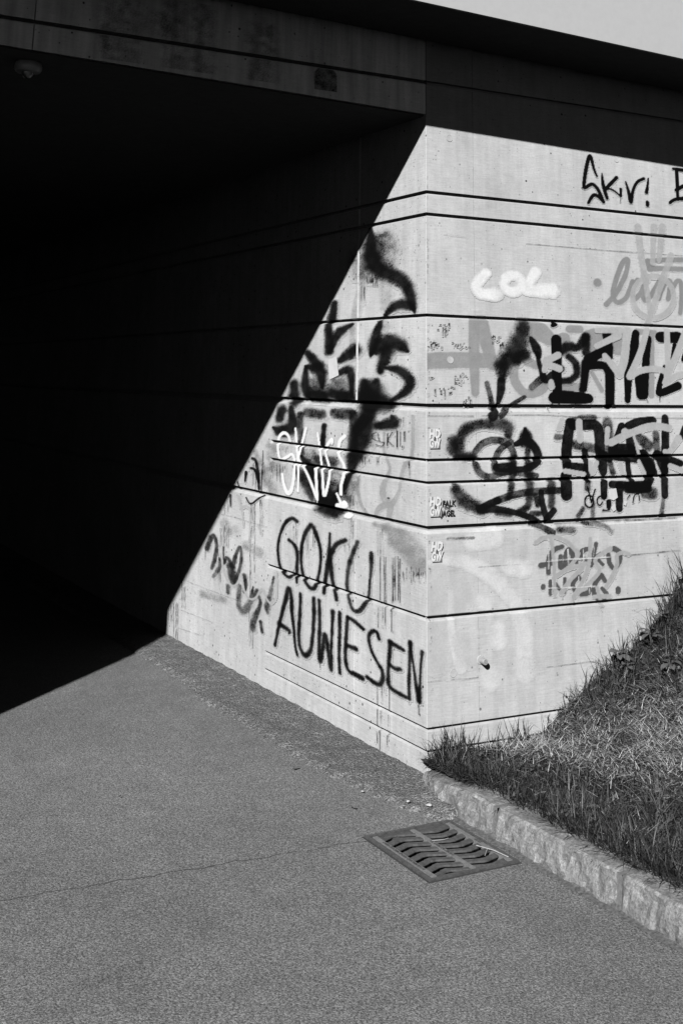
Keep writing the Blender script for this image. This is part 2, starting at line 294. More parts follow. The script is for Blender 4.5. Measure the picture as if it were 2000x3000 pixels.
# ---------------------------------------------------------------- paint on the wall
PAINT = [
['marker_lettering','black marker tag with an exclamation mark high on the sunlit wall','R',4,0.012,[[0.12,1,[[1017,2605,12,999,2642,15,977,2704,20,949,2634,20,932,2555,19,938,2538,17,985,2561,19,1023,2534,20,1053,2478,19],[1053,2478,19,1017,2504,19,987,2503,19,955,2463,14],[1051,2620,9,1057,2559,20,1078,2499,18],[1147,2610,19,1071,2544,20],[1071,2544,13,1108,2546,12,1143,2531,11,1168,2514,11],[1171,2553,16,1170,2518,15],[1168,2514,4,1164,2483,3],[1206,2592,10,1224,2539,19,1235,2492,20,1253,2553,17,1284,2599,17,1329,2621,18],[1360,2626,8,1353,2586,15,1343,2551,20],[1346,2499,21,1345,2485,21],[1561,2689,22,1560,2608,21,1558,2532,18],[1537,2693,15,1611,2692,23,1694,2690,23],[1550,2581,20,1605,2608,21,1667,2626,18],[1503,2511,18,1536,2530,19,1600,2541,23,1672,2544,22]]]]],
['white_lettering','soft white sprayed three letter word','R',3,0.56,[[0.4,0.75,[[329,2085,37,283,2042,37,275,2009,37,307,1987,39,384,1991,49],[533,2046,35,530,2034,35,522,2023,35,510,2014,35,496,2007,35,480,2005,35,464,2006,35,449,2011,35,438,2019,35,431,2029,35,429,2041,35,432,2053,35,439,2064,35,451,2073,35,465,2080,35,482,2082,35,498,2081,35,512,2077,35,523,2069,35,530,2058,35,533,2046,35],[618,2107,39,582,2051,38,562,2019,40,632,2020,50,710,2023,58]]]]],
['grey_script','grey cursive sprayed word cut by the picture edge','R',2,0.17,[[0.25,0.95,[[995,2073,40,997,2073,40],[1045,1970,26,1113,2029,25,1179,2124,25,1197,2196,25,1163,2180,25,1111,2085,26,1092,2014,26,1120,1984,26,1177,2011,25,1224,2091,25],[1257,2100,25,1218,2048,25,1228,2006,26,1272,2036,25,1315,2099,25,1286,2023,25,1313,2003,25,1375,2070,24,1407,2108,24,1391,2013,24],[1391,2013,24,1440,2095,24,1477,2100,26,1454,2016,24],[1454,2016,24,1509,2098,24,1547,2104,26,1549,2028,27,1532,1948,22],[1321,2197,24,1448,2212,26,1710,2227,25],[1338,2165,30,1455,2168,27,1705,2177,26],[1332,2197,32,1343,2162,37]]]]],
['pale_symbol','pale grey sprayed ring with upright strokes over the cursive word','R',5,0.27,[[0.12,0.75,[[1274,2368,37,1285,2231,35,1306,2109,30,1330,1926,26],[1381,2376,34,1361,2192,26],[1440,2380,38,1404,2209,26],[1489,2236,36,1405,2079,33,1333,1940,30],[1493,2027,29,1483,1994,29,1461,1964,28,1429,1940,28,1389,1924,28,1347,1917,28,1305,1920,28,1268,1933,28,1239,1955,28,1222,1983,28,1217,2014,28,1226,2046,28,1247,2076,28,1278,2100,28,1317,2117,28,1360,2125,29,1403,2122,29,1441,2109,29,1470,2087,29,1488,2059,29,1493,2027,29],[1306,2120,47,1311,2103,39],[1316,1900,31,1308,1882,34]]]]],
['grey_letter_fill','flat grey sprayed letters behind the black ones','R',1,0.2,[[0.12,0.9,[[6,1679,72,162,1686,73,344,1687,65],[258,1858,46,257,1681,45,261,1543,32],[296,1855,66,327,1764,57,362,1668,49]]],[0.1,0.9,[[494,1681,23,481,1654,38,479,1609,41,517,1559,41,569,1542,39,636,1560,40,682,1602,30],[556,1690,46,609,1670,34],[560,1839,73,632,1827,89,689,1794,62],[776,1797,62,792,1730,47],[926,1812,63,948,1769,67],[810,1844,35,876,1846,36],[758,1575,38,855,1576,38],[944,1802,48,953,1777,47]]],[0.1,0.9,[[962,1819,68,1052,1812,75],[1111,1836,59,1107,1758,58],[1330,1840,32,1312,1541,31],[1234,1846,31,1354,1847,21],[941,1644,20,998,1563,23]]]]],
['soft_black_letter','soft edged black sprayed letter with a slanted leg','R',3,0.012,[[0.55,0.96,[[534,1852,52,515,1789,69,482,1729,82,408,1676,55],[420,1663,55,406,1608,34],[548,1717,43,495,1702,56]]],[0.2,0.98,[[581,1794,22,611,1750,44,623,1712,26],[615,1726,22,631,1663,23,660,1609,39,697,1637,22],[406,1598,38,400,1548,36,382,1494,18],[382,1494,18,360,1447,41,356,1444,46]]],[0.2,0.8,[[325,1587,23,341,1537,23,356,1477,25],[647,1619,35,579,1573,32],[534,1528,19,464,1494,21,403,1447,29]]]]],
['black_block_letters','hard edged black block letters in the row above the thick joint','R',4,0.011,[[0.05,1,[[730,1792,50,728,1665,47,725,1530,46],[707,1526,54,757,1530,62,848,1526,58,913,1524,46],[724,1866,26,710,1858,21],[887,1570,3,885,1541,3],[699,1506,6,681,1482,4,678,1461,2],[734,1506,7,733,1492,5],[834,1510,4,832,1482,4]]],[0.3,0.97,[[756,1739,38,802,1762,47,858,1760,34,907,1808,43],[912,1811,39,908,1740,39],[801,1716,30,841,1685,34,846,1636,32,805,1607,32,750,1603,29],[754,1659,34,755,1659,34],[902,1690,38,893,1615,38,873,1562,27]]],[0.12,1,[[920,1707,48,978,1730,48,1049,1763,48],[1040,1831,45,1050,1775,41,1059,1720,26],[903,1686,40,886,1568,32],[915,1677,44,1008,1679,40,1043,1652,44,1050,1615,48,1043,1496,46]]],[0.05,1,[[1227,1837,38,1207,1754,49,1177,1679,48,1165,1617,41,1156,1518,31],[1309,1814,33,1292,1744,38,1277,1649,41,1262,1543,45],[1237,1618,48,1243,1543,48],[1388,1824,54,1506,1826,58],[1481,1787,23,1454,1709,17],[1404,1683,15,1385,1635,26,1362,1572,31,1373,1554,37,1489,1589,42],[1272,1531,5,1287,1510,3],[1364,1544,7,1364,1516,4],[1554,1750,31,1534,1717,23]]]]],
['pale_overlay_script','pale grey sprayed script across the black block letters','R',6,0.3,[[0.08,0.97,[[737,1721,32,663,1692,31],[663,1681,31,743,1659,32],[663,1699,27,653,1650,23],[691,1599,23,693,1578,32]]],[0.06,0.97,[[976,1770,28,1060,1803,31,1111,1824,38],[1023,1725,27,1101,1650,37],[980,1844,24,1129,1849,31],[1171,1851,38,1146,1715,41,1109,1640,41],[1299,1855,30,1249,1743,32,1175,1632,33],[1175,1629,33,1244,1658,31,1342,1669,30,1406,1658,30,1418,1633,31],[1434,1863,31,1430,1747,30,1427,1642,31],[1563,1864,31,1477,1723,31,1427,1642,31,1407,1604,33],[1407,1601,33,1474,1634,31,1564,1651,32]]]]],
['soft_black_scroll','soft black sprayed curl beside the stickers','R',3,0.014,[[0.5,0.9,[[439,1356,27,435,1399,49,357,1411,45,282,1406,36,216,1389,44,174,1345,44,164,1307,44,180,1280,39,245,1270,31],[138,1342,39,137,1301,43],[153,1139,38,165,1112,47,199,1081,51,250,1061,47,293,1048,43],[158,1270,26,253,1265,22]]],[0.45,0.9,[[461,1262,31,457,1175,29,449,1124,26,430,1090,22],[549,1310,21,546,1254,27,554,1156,34,544,1059,29,496,1034,26],[678,1153,34,674,1048,29],[372,1031,26,442,1022,26],[559,1021,22,609,1019,22],[584,1100,22,601,1058,26]]],[0.3,1,[[535,1388,18,537,1356,50,536,1336,63]]]]],
['dark_loops','dark glossy overlapping sprayed loops in the lower row','R',4,0.016,[[0.12,0.8,[[258,1293,29,298,1326,31,356,1340,32,414,1332,32,453,1304,30,470,1262,28,460,1220,25],[256,1238,30,278,1203,31,313,1186,30,348,1185,30,384,1194,29,442,1203,29],[454,1332,25,395,1301,29,367,1263,29,358,1229,29,375,1205,33,442,1203,33],[473,1196,21,536,1188,25,591,1183,25]]],[0.12,0.98,[[481,1321,25,536,1336,38,577,1316,38,603,1274,39,598,1242,34,556,1219,33,501,1211,29,456,1214,33],[371,1222,37,447,1221,46],[285,1055,28,329,1070,32,373,1082,35],[280,1050,40,372,1045,32,460,1030,27,540,1008,29,594,986,25],[616,1113,25,624,1057,27,645,994,31],[687,1029,29,649,997,33]]],[0.15,0.85,[[373,1082,35,462,1103,33,575,1114,33,728,1115,29],[562,977,20,621,961,29,675,934,33]]]]],
['black_tall_letters','tall black block letters in the row below the thick joint','R',4,0.011,[[0.08,0.98,[[797,1415,44,771,1293,50,770,1214,40],[816,1404,50,879,1404,50,952,1400,50,972,1352,50,971,1290,50,983,1218,48,986,1189,36],[775,1220,40,885,1210,40],[878,1284,30,890,1219,30,890,1158,27],[1056,1289,59,1156,1288,60],[1153,1399,37,1215,1414,45,1309,1422,43],[1112,1396,39,1078,1341,32,1056,1297,37],[1154,1340,37,1181,1280,51,1231,1257,46],[1138,1244,26,1145,1178,26,1163,1141,27],[1236,1265,51,1280,1219,51,1276,1157,46,1227,1114,50,1136,1116,54],[1391,1435,36,1386,1323,41,1370,1173,37,1366,1075,35],[1329,1260,51,1411,1236,47,1479,1220,33],[1529,1379,53,1494,1345,29],[1443,1311,24,1437,1300,24],[764,1175,53,763,1094,53],[989,1142,36,985,1081,31],[1037,1133,36,1122,1129,36],[1081,1125,41,1076,1024,34],[1013,1055,27,1012,1033,22],[1064,1267,55,1195,1254,55],[1250,1235,56,1293,1182,51],[1146,1120,50,1247,1117,59],[1354,1241,56,1371,1188,42],[985,1268,45,1024,1253,41]]],[0.3,0.8,[[778,1419,18,866,1433,30,939,1433,32],[827,1317,41,947,1294,41],[1022,1415,46,1029,1345,46,1025,1268,41],[1326,1361,33,1331,1286,33],[1186,1366,37,1275,1305,51],[718,1351,31,747,1351,22],[1028,1231,27,1045,1187,27],[1287,1086,55,1235,1081,36],[892,1155,27,890,1119,27]]],[0.5,0.6,[[921,1054,16,911,994,19],[1357,1062,18,1339,993,20],[857,1032,18,827,998,19],[869,971,22,907,966,22],[931,965,22,988,949,20,1021,926,19],[713,946,26,792,943,26]]]]],
['pale_lower_script','pale grey strokes painted over the tall black letters','R',6,0.3,[[0.08,0.95,[[850,1419,30,851,1379,30,852,1335,28],[1023,1385,24,1012,1319,20],[1040,1322,34,1124,1353,34,1187,1371,33,1265,1390,37,1333,1397,33,1412,1387,36],[1131,1370,37,1151,1366,25],[1185,1351,12,1211,1265,14],[1472,1337,38,1415,1281,25,1377,1278,21],[906,1241,16,918,1190,24,949,1233,20],[1092,1223,24,1105,1186,20],[1209,1235,16,1241,1180,18],[750,1426,24,729,1387,24],[760,1199,23,869,1184,20],[1409,1210,25,1492,1185,25]]]]],
['thin_marker_scribble','thin black marker scribble beside the torn paper remnant','R',5,0.012,[[0.1,1,[[921,1061,9,919,1053,9,915,1046,9,909,1040,9,902,1037,9,894,1036,9,886,1038,9,879,1042,9,873,1047,9,870,1055,9,869,1063,9,871,1071,9,875,1078,9,881,1084,9,888,1087,9,896,1088,9,904,1087,9,911,1083,9,917,1077,9,920,1069,9,921,1061,9],[888,1126,9,907,1058,8],[933,1114,8,907,1058,8],[969,1085,8,947,1075,8,944,1053,8,959,1042,8,974,1056,7],[1162,1048,7,1169,1075,7,1185,1086,7,1199,1082,7,1201,1056,6],[1126,1068,4,1144,1083,6],[977,1020,10,1017,1020,4]]]]],
['grey_stencil_letters','dark grey stencilled two line word framed by two dots','R',3,0.055,[[0.1,0.97,[[730,873,19,684,862,23,657,836,24,648,801,23,648,767,22],[605,800,24,674,804,19],[719,832,21,717,788,24,745,787,21],[745,796,24,751,837,24,766,857,23,785,841,23,792,805,21],[770,806,21,798,811,21],[876,856,20,845,847,25,837,823,21,868,810,18],[810,810,17,810,798,14],[928,875,20,910,829,21,895,784,19],[913,819,14,951,834,13],[937,806,16,963,784,16],[1034,850,25,1065,833,24,1069,799,20,1048,770,18],[999,824,21,1003,791,22,1021,767,20],[616,713,20,615,706,20],[657,730,18,656,678,18],[686,717,17,709,692,15],[739,736,17,735,679,15],[816,740,19,791,722,22,784,705,21,793,684,17],[816,740,19,839,722,17],[832,665,21,873,670,23,880,687,15],[955,738,21,914,706,23,906,663,22],[955,738,22,972,714,21],[954,683,17,978,659,21],[1049,673,25,1048,662,25],[921,639,14,970,631,14]]]]],
['pale_tag','pale grey looping tag over the stencilled word','R',5,0.26,[[0.06,0.9,[[578,897,16,614,914,17,662,918,18,706,913,18,757,893,17,796,861,17,820,836,18,777,794,17,728,767,17,676,744,17],[662,921,17,675,846,15,680,758,15,679,669,14],[680,746,17,744,772,17,863,794,20],[892,900,16,884,806,18,852,736,19,788,658,21],[719,680,26,767,727,19,841,776,20],[1013,852,20,960,832,19,921,810,18,924,789,18,940,767,18,930,744,18,863,700,19,813,674,19],[1121,821,19,1086,830,17,1049,819,19,1047,779,20,1013,727,21,977,690,18],[923,688,16,934,651,16,948,612,18],[903,650,17,996,647,20],[722,668,5,722,654,4],[783,650,10,785,632,3]]]]],
['scratched_lines','fine light scratches across the stencilled word','R',7,0.5,[[0.3,0.5,[[639,815,4,762,817,4,1009,814,4],[647,703,4,757,698,3,911,694,4],[651,851,4,647,783,4],[761,860,4,761,798,4],[850,856,4,851,808,4],[668,733,3,664,678,3],[817,741,4,818,724,4],[878,690,3,879,667,3],[913,865,3,910,826,3]]]]],
['buffed_arc','faint pale arc of overpainted lettering low on the wall','R',1,0.47,[[0.35,0.5,[[11,842,23,131,850,42,254,815,50,346,764,55,415,703,51,461,657,47],[237,919,63,349,928,71],[431,805,59,512,790,59],[289,679,42,297,651,46],[365,559,50,368,506,57]]],[0.12,0.45,[[120,718,24,122,646,25,121,577,26,146,490,37,172,417,44]]],[0.4,0.35,[[474,621,54,500,531,58,510,373,65],[329,372,75,319,349,60]]]]],
['grey_buff_patch','faint grey overpaint patch beside the wall corner','R',1,0.35,[[0.6,0.6,[[42,799,65,50,740,64,46,672,68],[175,746,61,175,676,65],[49,566,67,53,448,66],[169,522,60,212,451,56]]]]],
['paint_spatters','small black paint spatters and runs near the wall corner','R',5,0.015,[[0.2,0.95,[[102,1826,4,102,1817,2],[60,1817,6,58,1816,4],[98,1825,3,99,1790,2],[120,1845,6,121,1828,2],[75,1839,7,71,1838,5],[88,1839,3,84,1835,2],[119,1839,4,122,1836,3],[116,1839,4,117,1841,3],[87,1815,3,87,1789,2],[95,1819,5,104,1821,3],[88,1827,5,89,1809,2],[100,1838,5,96,1840,4],[106,1815,5,106,1799,2],[111,1822,3,119,1818,2],[34,1770,2,35,1735,2],[41,1759,7,47,1760,5],[45,1745,3,53,1746,2],[44,1752,3,43,1753,2],[79,1741,4,80,1732,2],[48,1751,6,49,1742,2],[25,1751,7,26,1729,2],[41,1759,7,39,1759,5],[56,1751,4,63,1750,2],[51,1751,4,52,1737,2],[45,1755,3,48,1751,2],[7,1742,5,12,1742,4],[48,1750,7,56,1750,5],[21,1762,5,23,1760,4],[33,1757,7,29,1753,5],[64,1755,3,60,1751,2],[172,1754,3,175,1752,2],[192,1755,2,187,1751,2],[211,1744,6,213,1741,4],[187,1742,4,193,1742,3],[170,1752,3,172,1749,2],[166,1754,4,168,1757,3],[201,1764,3,201,1762,2],[169,1747,5,165,1749,3],[138,1762,5,145,1759,3],[224,1747,3,231,1747,2],[181,1756,7,182,1745,2],[153,1751,5,158,1754,4],[164,1743,5,166,1746,3],[177,1738,4,186,1737,3],[362,1800,4,363,1796,3],[360,1767,6,361,1769,4],[371,1797,6,372,1787,2],[384,1773,3,384,1771,2],[358,1775,3,367,1777,2],[363,1794,4,364,1786,2],[393,1794,6,402,1796,4],[356,1793,5,362,1789,4],[383,1777,6,387,1774,4],[151,1586,4,158,1584,3],[161,1605,4,169,1602,3],[150,1606,6,150,1587,2],[178,1614,5,182,1614,3],[192,1620,3,193,1585,2],[210,1617,5,206,1618,4],[173,1585,7,170,1586,5],[151,1584,3,155,1583,2],[181,1617,5,182,1607,2],[183,1612,3,183,1576,2],[156,1588,6,160,1584,4],[189,1629,5,194,1628,4],[154,1614,6,150,1616,4],[177,1621,4,184,1622,3],[25,1606,2,20,1602,2],[31,1608,6,29,1607,4],[21,1610,3,29,1608,2],[139,1566,4,146,1564,3],[120,1543,7,124,1539,5],[94,1554,5,95,1523,2],[90,1561,7,90,1558,5],[131,1568,7,135,1567,5],[43,1558,4,43,1530,2],[74,1552,5,75,1539,2],[129,1544,7,126,1540,5],[110,1565,2,113,1563,2],[130,1551,3,127,1551,2],[223,1526,6,224,1508,2],[207,1516,4,213,1513,3],[204,1497,6,205,1499,4],[232,1512,7,232,1483,2],[197,1505,6,200,1506,4],[207,1514,4,207,1481,2],[222,1500,3,219,1502,2],[215,1488,6,217,1490,4],[402,1759,7,403,1744,2],[415,1769,7,416,1745,2],[394,1779,3,391,1777,2],[436,1764,3,437,1756,2],[405,1760,7,405,1755,5],[416,1761,7,420,1757,5]]]]],
['corner_chips','row of tiny chips along the wall corner','R',2,0.08,[[0.2,0.7,[[-6,2691,3,-5,2688,2],[-1,2400,4,-3,2391,2],[12,930,3,12,925,2],[20,129,1,21,124,2],[2,2156,3,4,2153,2],[5,2105,4,7,2095,2],[5,1724,4,7,1723,2],[22,749,3,21,741,2],[15,762,3,14,761,2],[6,1777,3,6,1768,2],[28,209,4,29,205,2],[5,2219,4,5,2216,2],[8,2172,4,9,2170,2],[14,1608,4,16,1604,2],[14,1460,3,15,1454,2],[-3,2384,5,-4,2380,2],[10,1779,4,10,1773,2],[17,619,3,17,613,2],[-5,2615,2,-4,2607,2],[26,182,2,27,173,2],[3,1743,3,2,1740,2],[-5,2595,5,-6,2587,2],[1,2133,4,0,2130,2],[13,1460,3,14,1455,2],[15,1280,3,16,1275,2],[-2,2339,4,-1,2329,2],[18,860,2,19,857,2],[6,1539,3,5,1534,2],[18,808,2,19,801,2],[15,526,3,17,523,2],[8,2146,3,7,2137,2],[6,1648,2,5,1640,2],[11,1690,2,11,1683,2],[11,1396,5,11,1393,2],[-1,2628,3,-1,2626,2],[-3,2727,4,-4,2716,2],[13,1138,4,12,1132,2],[21,480,2,19,474,2],[2,2187,4,4,2179,2],[16,1292,3,16,1285,2],[10,1202,3,12,1199,2],[12,821,4,13,817,2],[27,158,2,26,153,2],[20,124,2,20,123,2],[10,1582,3,9,1580,2],[19,584,3,19,578,2],[25,351,3,24,348,2],[5,2466,2,5,2455,2],[6,1814,3,8,1807,2],[16,498,4,15,494,2],[22,551,4,23,542,2],[11,1531,4,11,1528,2],[18,1123,4,17,1118,2],[3,2072,5,3,2067,2],[5,1950,4,5,1947,2],[2,2079,5,1,2070,2],[5,2413,3,6,2407,2],[-4,2498,5,-4,2492,2],[10,1733,3,9,1727,2],[11,1838,3,12,1835,2],[18,818,4,20,812,2],[17,1106,2,17,1098,2],[15,1100,4,16,1096,2],[2,2509,2,4,2503,2],[16,1254,4,15,1249,2],[3,2207,2,4,2202,2],[13,1634,4,13,1628,2],[13,927,2,14,924,2],[20,816,3,19,808,2],[15,624,4,15,620,2]]]]],
['weathering_marks','hairline joints and dark dirt specks on the sunlit concrete','R',1,0.06,[[0.4,0.42,[[294,1445,4,621,1449,4,915,1437,3,1516,1433,4],[2,1446,3,249,1443,4]]],[0.4,0.6,[[704,969,6,845,968,5,1038,970,8,1238,967,7,1480,968,5]]],[0.4,0.45,[[625,380,2,817,381,2,996,382,2],[120,377,2,260,373,3],[98,2245,3,212,2244,2],[566,2236,3,1095,2236,4,1577,2241,3],[266,811,2,563,809,2],[1102,815,5,1447,822,4],[1,381,2,137,378,2],[107,935,9,241,932,11]]],[0.2,0.6,[[265,584,1,263,463,1,261,379,1],[184,375,1,220,374,2,259,375,3]]]]],
['lintel_patch','dark square patch near the right end of the lintel','R',1,0.06,[[0.05,0.6,[[-534,2912,89,-532,2842,88]]]]],
['lintel_streaks','dark rain streaks down the lintel face','R',2,0.14,[[0.9,0.2,[[-1502,3106,93,-1483,2828,91],[-1267,3127,53,-1251,2832,52],[-1138,3129,64,-1124,2840,63],[-1327,3035,73,-1325,3035,73],[-1563,2974,20,-1552,2827,20],[-857,3066,76,-849,2830,75]]]]],
['sprayed_face','soft black sprayed head with upswept hair on the tunnel side','L',3,0.012,[[0.38,0.98,[[501,2324,15,499,2222,60,472,2149,75,384,2099,66,263,2067,62,169,2019,52,123,1957,42,95,1894,12],[106,1909,19,169,1932,46,262,1930,47,351,1892,19],[861,1969,31,887,1895,47],[924,1863,39,916,1732,46],[908,1725,17,821,1815,46,673,1859,17],[399,1860,22,459,1770,48,491,1703,12],[483,1715,22,379,1756,71,260,1760,70,157,1724,19],[342,1720,63,395,1636,35],[341,1648,17,224,1637,45,139,1597,40,156,1551,38,293,1502,18],[1149,1721,40,1028,1661,54],[643,1732,59,789,1686,38],[1169,1654,20,1171,1548,52,1122,1489,22],[1146,1654,24,1012,1635,69,979,1550,18],[1094,1509,62,963,1506,61],[855,1610,23,693,1636,44,670,1512,15],[865,1520,52,689,1511,51],[1302,1566,48,1297,1478,63],[549,1581,43,547,1496,64],[431,1588,32,473,1528,99,496,1462,42]]],[0.6,0.7,[[1037,1556,69,978,1531,68],[798,1559,89,757,1541,88],[485,2163,150,411,2233,90]]],[0.36,0.98,[[496,1463,56,556,1354,98,642,1224,70,679,1161,21],[497,1493,113,351,1488,76],[422,1386,35,280,1403,54,292,1435,14],[545,1408,56,620,1357,43],[1334,1439,28,1313,1346,70,1454,1317,60,1545,1330,16],[1445,1423,56,1475,1381,48],[950,1365,24,964,1266,25],[1197,1201,19,1105,1150,60,1016,1099,66,901,1029,108,885,981,31],[666,1162,21,742,1091,42,832,1017,26],[954,981,86,844,973,85]]],[0.4,0.85,[[1141,1422,46,973,1418,45],[848,1428,44,693,1427,51],[1006,1197,44,853,1201,48],[1224,1409,31,1198,1214,30],[1270,1145,23,1131,1078,67,1069,1001,18],[648,1429,36,655,1247,42]]],[0.6,0.35,[[961,1129,117,903,1077,115],[1108,1207,75,1076,1158,67],[690,1113,63,740,1031,56]]]]],
['white_tag','white sprayed tag with an exclamation mark across the face','L',6,0.58,[[0.07,1,[[1328,1261,13,1355,1297,14,1413,1309,16,1469,1278,14,1474,1213,13,1442,1171,13,1367,1188,13,1306,1206,13,1273,1172,13,1280,1083,14,1307,1024,18,1350,1010,20,1396,1053,14,1415,1098,12],[1270,1338,10,1254,1262,12,1229,1149,11,1224,1028,11],[1149,1345,12,1209,1233,12,1233,1190,12],[1233,1190,12,1119,1116,13,1010,1009,14],[1010,1009,13,1031,1153,15],[1003,1005,4,1009,992,3],[1019,1326,8,993,1256,11,960,1147,11,935,1033,15,891,1103,12,883,1163,11,930,1239,11,910,1275,12,866,1303,13,863,1282,7],[732,1326,14,779,1302,14,794,1262,13,788,1233,13,735,1188,12,737,1144,14,762,1094,13,762,1053,14],[803,1052,10,759,1013,14],[790,997,25,717,1007,23,725,1018,20]]],[0.3,0.95,[[705,963,23,684,961,18]]]]],
['black_upper_word','black sprayed four letter word, upper of the two hand written lines','L',4,0.012,[[0.45,0.98,[[1231,881,20,1285,888,20,1356,863,17,1419,800,15,1443,727,15,1421,654,15,1376,615,16,1303,603,17,1251,628,14],[1314,780,17,1247,760,20,1216,720,19,1218,652,19,1214,589,13],[1070,878,23,1130,838,22,1166,770,17,1168,687,16,1129,616,18,1061,585,20,1006,605,18,967,686,14,961,762,15,995,824,18,1047,871,23],[869,862,12,874,764,20,892,696,22,922,585,16],[711,850,20,802,819,22,853,776,23],[863,760,24,844,675,21,788,574,17]]],[0.5,0.92,[[594,855,18,625,815,17,668,754,18,690,670,16,673,605,15,633,558,16,575,559,16,519,598,15,487,634,12,474,701,11,466,763,16,465,822,17]]],[0.2,0.9,[[718,829,3,717,802,2]]]]],
['black_lower_word','black sprayed eight letter word, lower of the two hand written lines','L',4,0.012,[[0.48,0.98,[[1447,253,15,1403,358,17,1342,480,21,1303,547,24,1269,506,20,1260,447,19,1230,358,14,1214,292,14,1188,255,11],[1403,363,25,1290,352,21,1290,337,11],[1169,542,16,1171,442,18,1178,347,18,1155,293,18,1101,271,22,1045,308,19,1026,384,18,1020,482,20,1025,544,19],[966,543,17,956,444,18,957,349,20,943,276,21,923,336,20,899,402,22,869,346,19,833,260,18,835,353,14,828,457,14,825,516,20],[756,523,16,755,432,16,757,339,15,747,264,15],[680,514,17,688,444,16,695,351,16,678,300,16,637,284,14],[675,517,17,613,509,19,533,492,16],[681,395,17,605,395,22],[617,288,19,533,285,20],[389,475,13,408,498,14,446,496,16,482,467,15,459,418,13,406,380,14,364,354,16,354,322,18,377,293,19,433,290,18,490,298,17],[292,482,16,300,418,15,308,348,15,299,303,17,241,292,17,162,289,16],[296,479,17,247,475,18,185,468,14],[295,389,16,250,381,18,210,388,18],[127,510,15,132,417,12,136,333,13,132,289,15],[127,502,16,102,427,10,77,346,14,56,295,17],[56,295,17,48,372,10,43,434,9,31,490,14]]],[0.2,0.9,[[945,266,3,944,246,3],[60,288,3,60,248,3],[134,287,3,133,270,3]]]]],
['thin_runny_letters','thin runny black marker letters right of the sprayed head','L',4,0.03,[[0.25,0.85,[[425,1358,4,468,1342,4,453,1323,5,395,1317,4],[415,1353,4,395,1317,5,357,1314,5,376,1297,5,433,1301,4],[325,1355,5,329,1300,5],[283,1364,5,320,1326,4,278,1305,4],[242,1370,6,241,1300,5],[214,1367,4,214,1308,4],[178,1369,5,178,1333,5],[196,1308,4,196,1300,4],[316,1075,10,314,1075,10]]]]],
['ghost_letters','faded grey painted letters near the corner on the tunnel side','L',1,0.22,[[0.15,0.7,[[593,1141,13,596,1079,14,565,1022,15,514,989,13],[358,1356,11,356,1268,11,323,1229,12,309,1194,11,368,1117,25,353,1064,25,298,1047,24,226,1111,13,213,1165,12,173,1230,18,120,1269,13,108,1372,17,112,1439,15],[428,989,15,400,1024,22,307,1046,29,311,996,20]]],[0.4,0.35,[[575,2131,35,586,2055,35,648,1899,35],[347,2041,47,357,1931,40],[356,1846,40,367,1780,46],[672,1830,28,670,1755,28]]]]],
['dark_scrawl','smeared dark grey scrawl next to the shadow edge','L',3,0.035,[[0.4,0.85,[[2406,606,31,2359,665,31,2308,686,23,2264,643,23,2282,564,25,2321,507,20],[2161,641,11,2152,558,15,2117,589,20,2066,581,20,2049,557,20],[2015,562,28,1984,621,22,1934,669,18,1907,631,20,1929,551,20,1983,480,25],[2051,548,50,2036,523,55],[2021,493,45,2007,476,40],[1856,529,27,1835,488,21,1855,449,17],[1738,493,7,1750,434,27,1680,476,26],[1629,333,19,1609,289,17]]],[0.6,0.7,[[2211,573,12,2206,527,22,2296,463,18],[1921,466,24,1912,360,29,1841,358,33,1765,410,27],[1656,453,17,1641,416,17,1713,331,26,1720,283,26],[1485,577,9,1517,500,19,1555,426,26,1547,393,17],[2071,444,25,2075,416,22]]]]],
['pale_wave_line','pale grey wavy spray line over the dark scrawl','L',6,0.29,[[0.15,0.9,[[2172,749,8,2177,611,9,2149,530,10,2093,478,11,2005,457,12,1935,487,11,1898,533,11,1850,454,11,1777,426,12,1699,442,11,1626,497,11,1557,456,10,1503,447,12,1443,494,10,1450,604,8],[1991,941,10,1924,877,11,1891,784,9],[1936,876,15,1853,893,15,1804,862,9,1808,716,8],[1696,814,11,1647,770,8]]]]],
['black_scribble','thin black sprayed loops just right of the shadow edge','L',4,0.014,[[0.25,0.95,[[1805,1153,17,1757,1142,19,1719,1075,19,1702,999,17],[1668,1203,6,1668,1102,7,1674,992,6],[1824,1100,13,1759,1091,18,1714,1034,18],[1881,1072,20,1891,1025,12],[2089,933,15,2083,874,10],[1869,938,10,1808,911,10,1718,943,11,1663,966,13],[1680,942,9,1684,914,4],[1997,1012,11,1970,986,10]]]]],
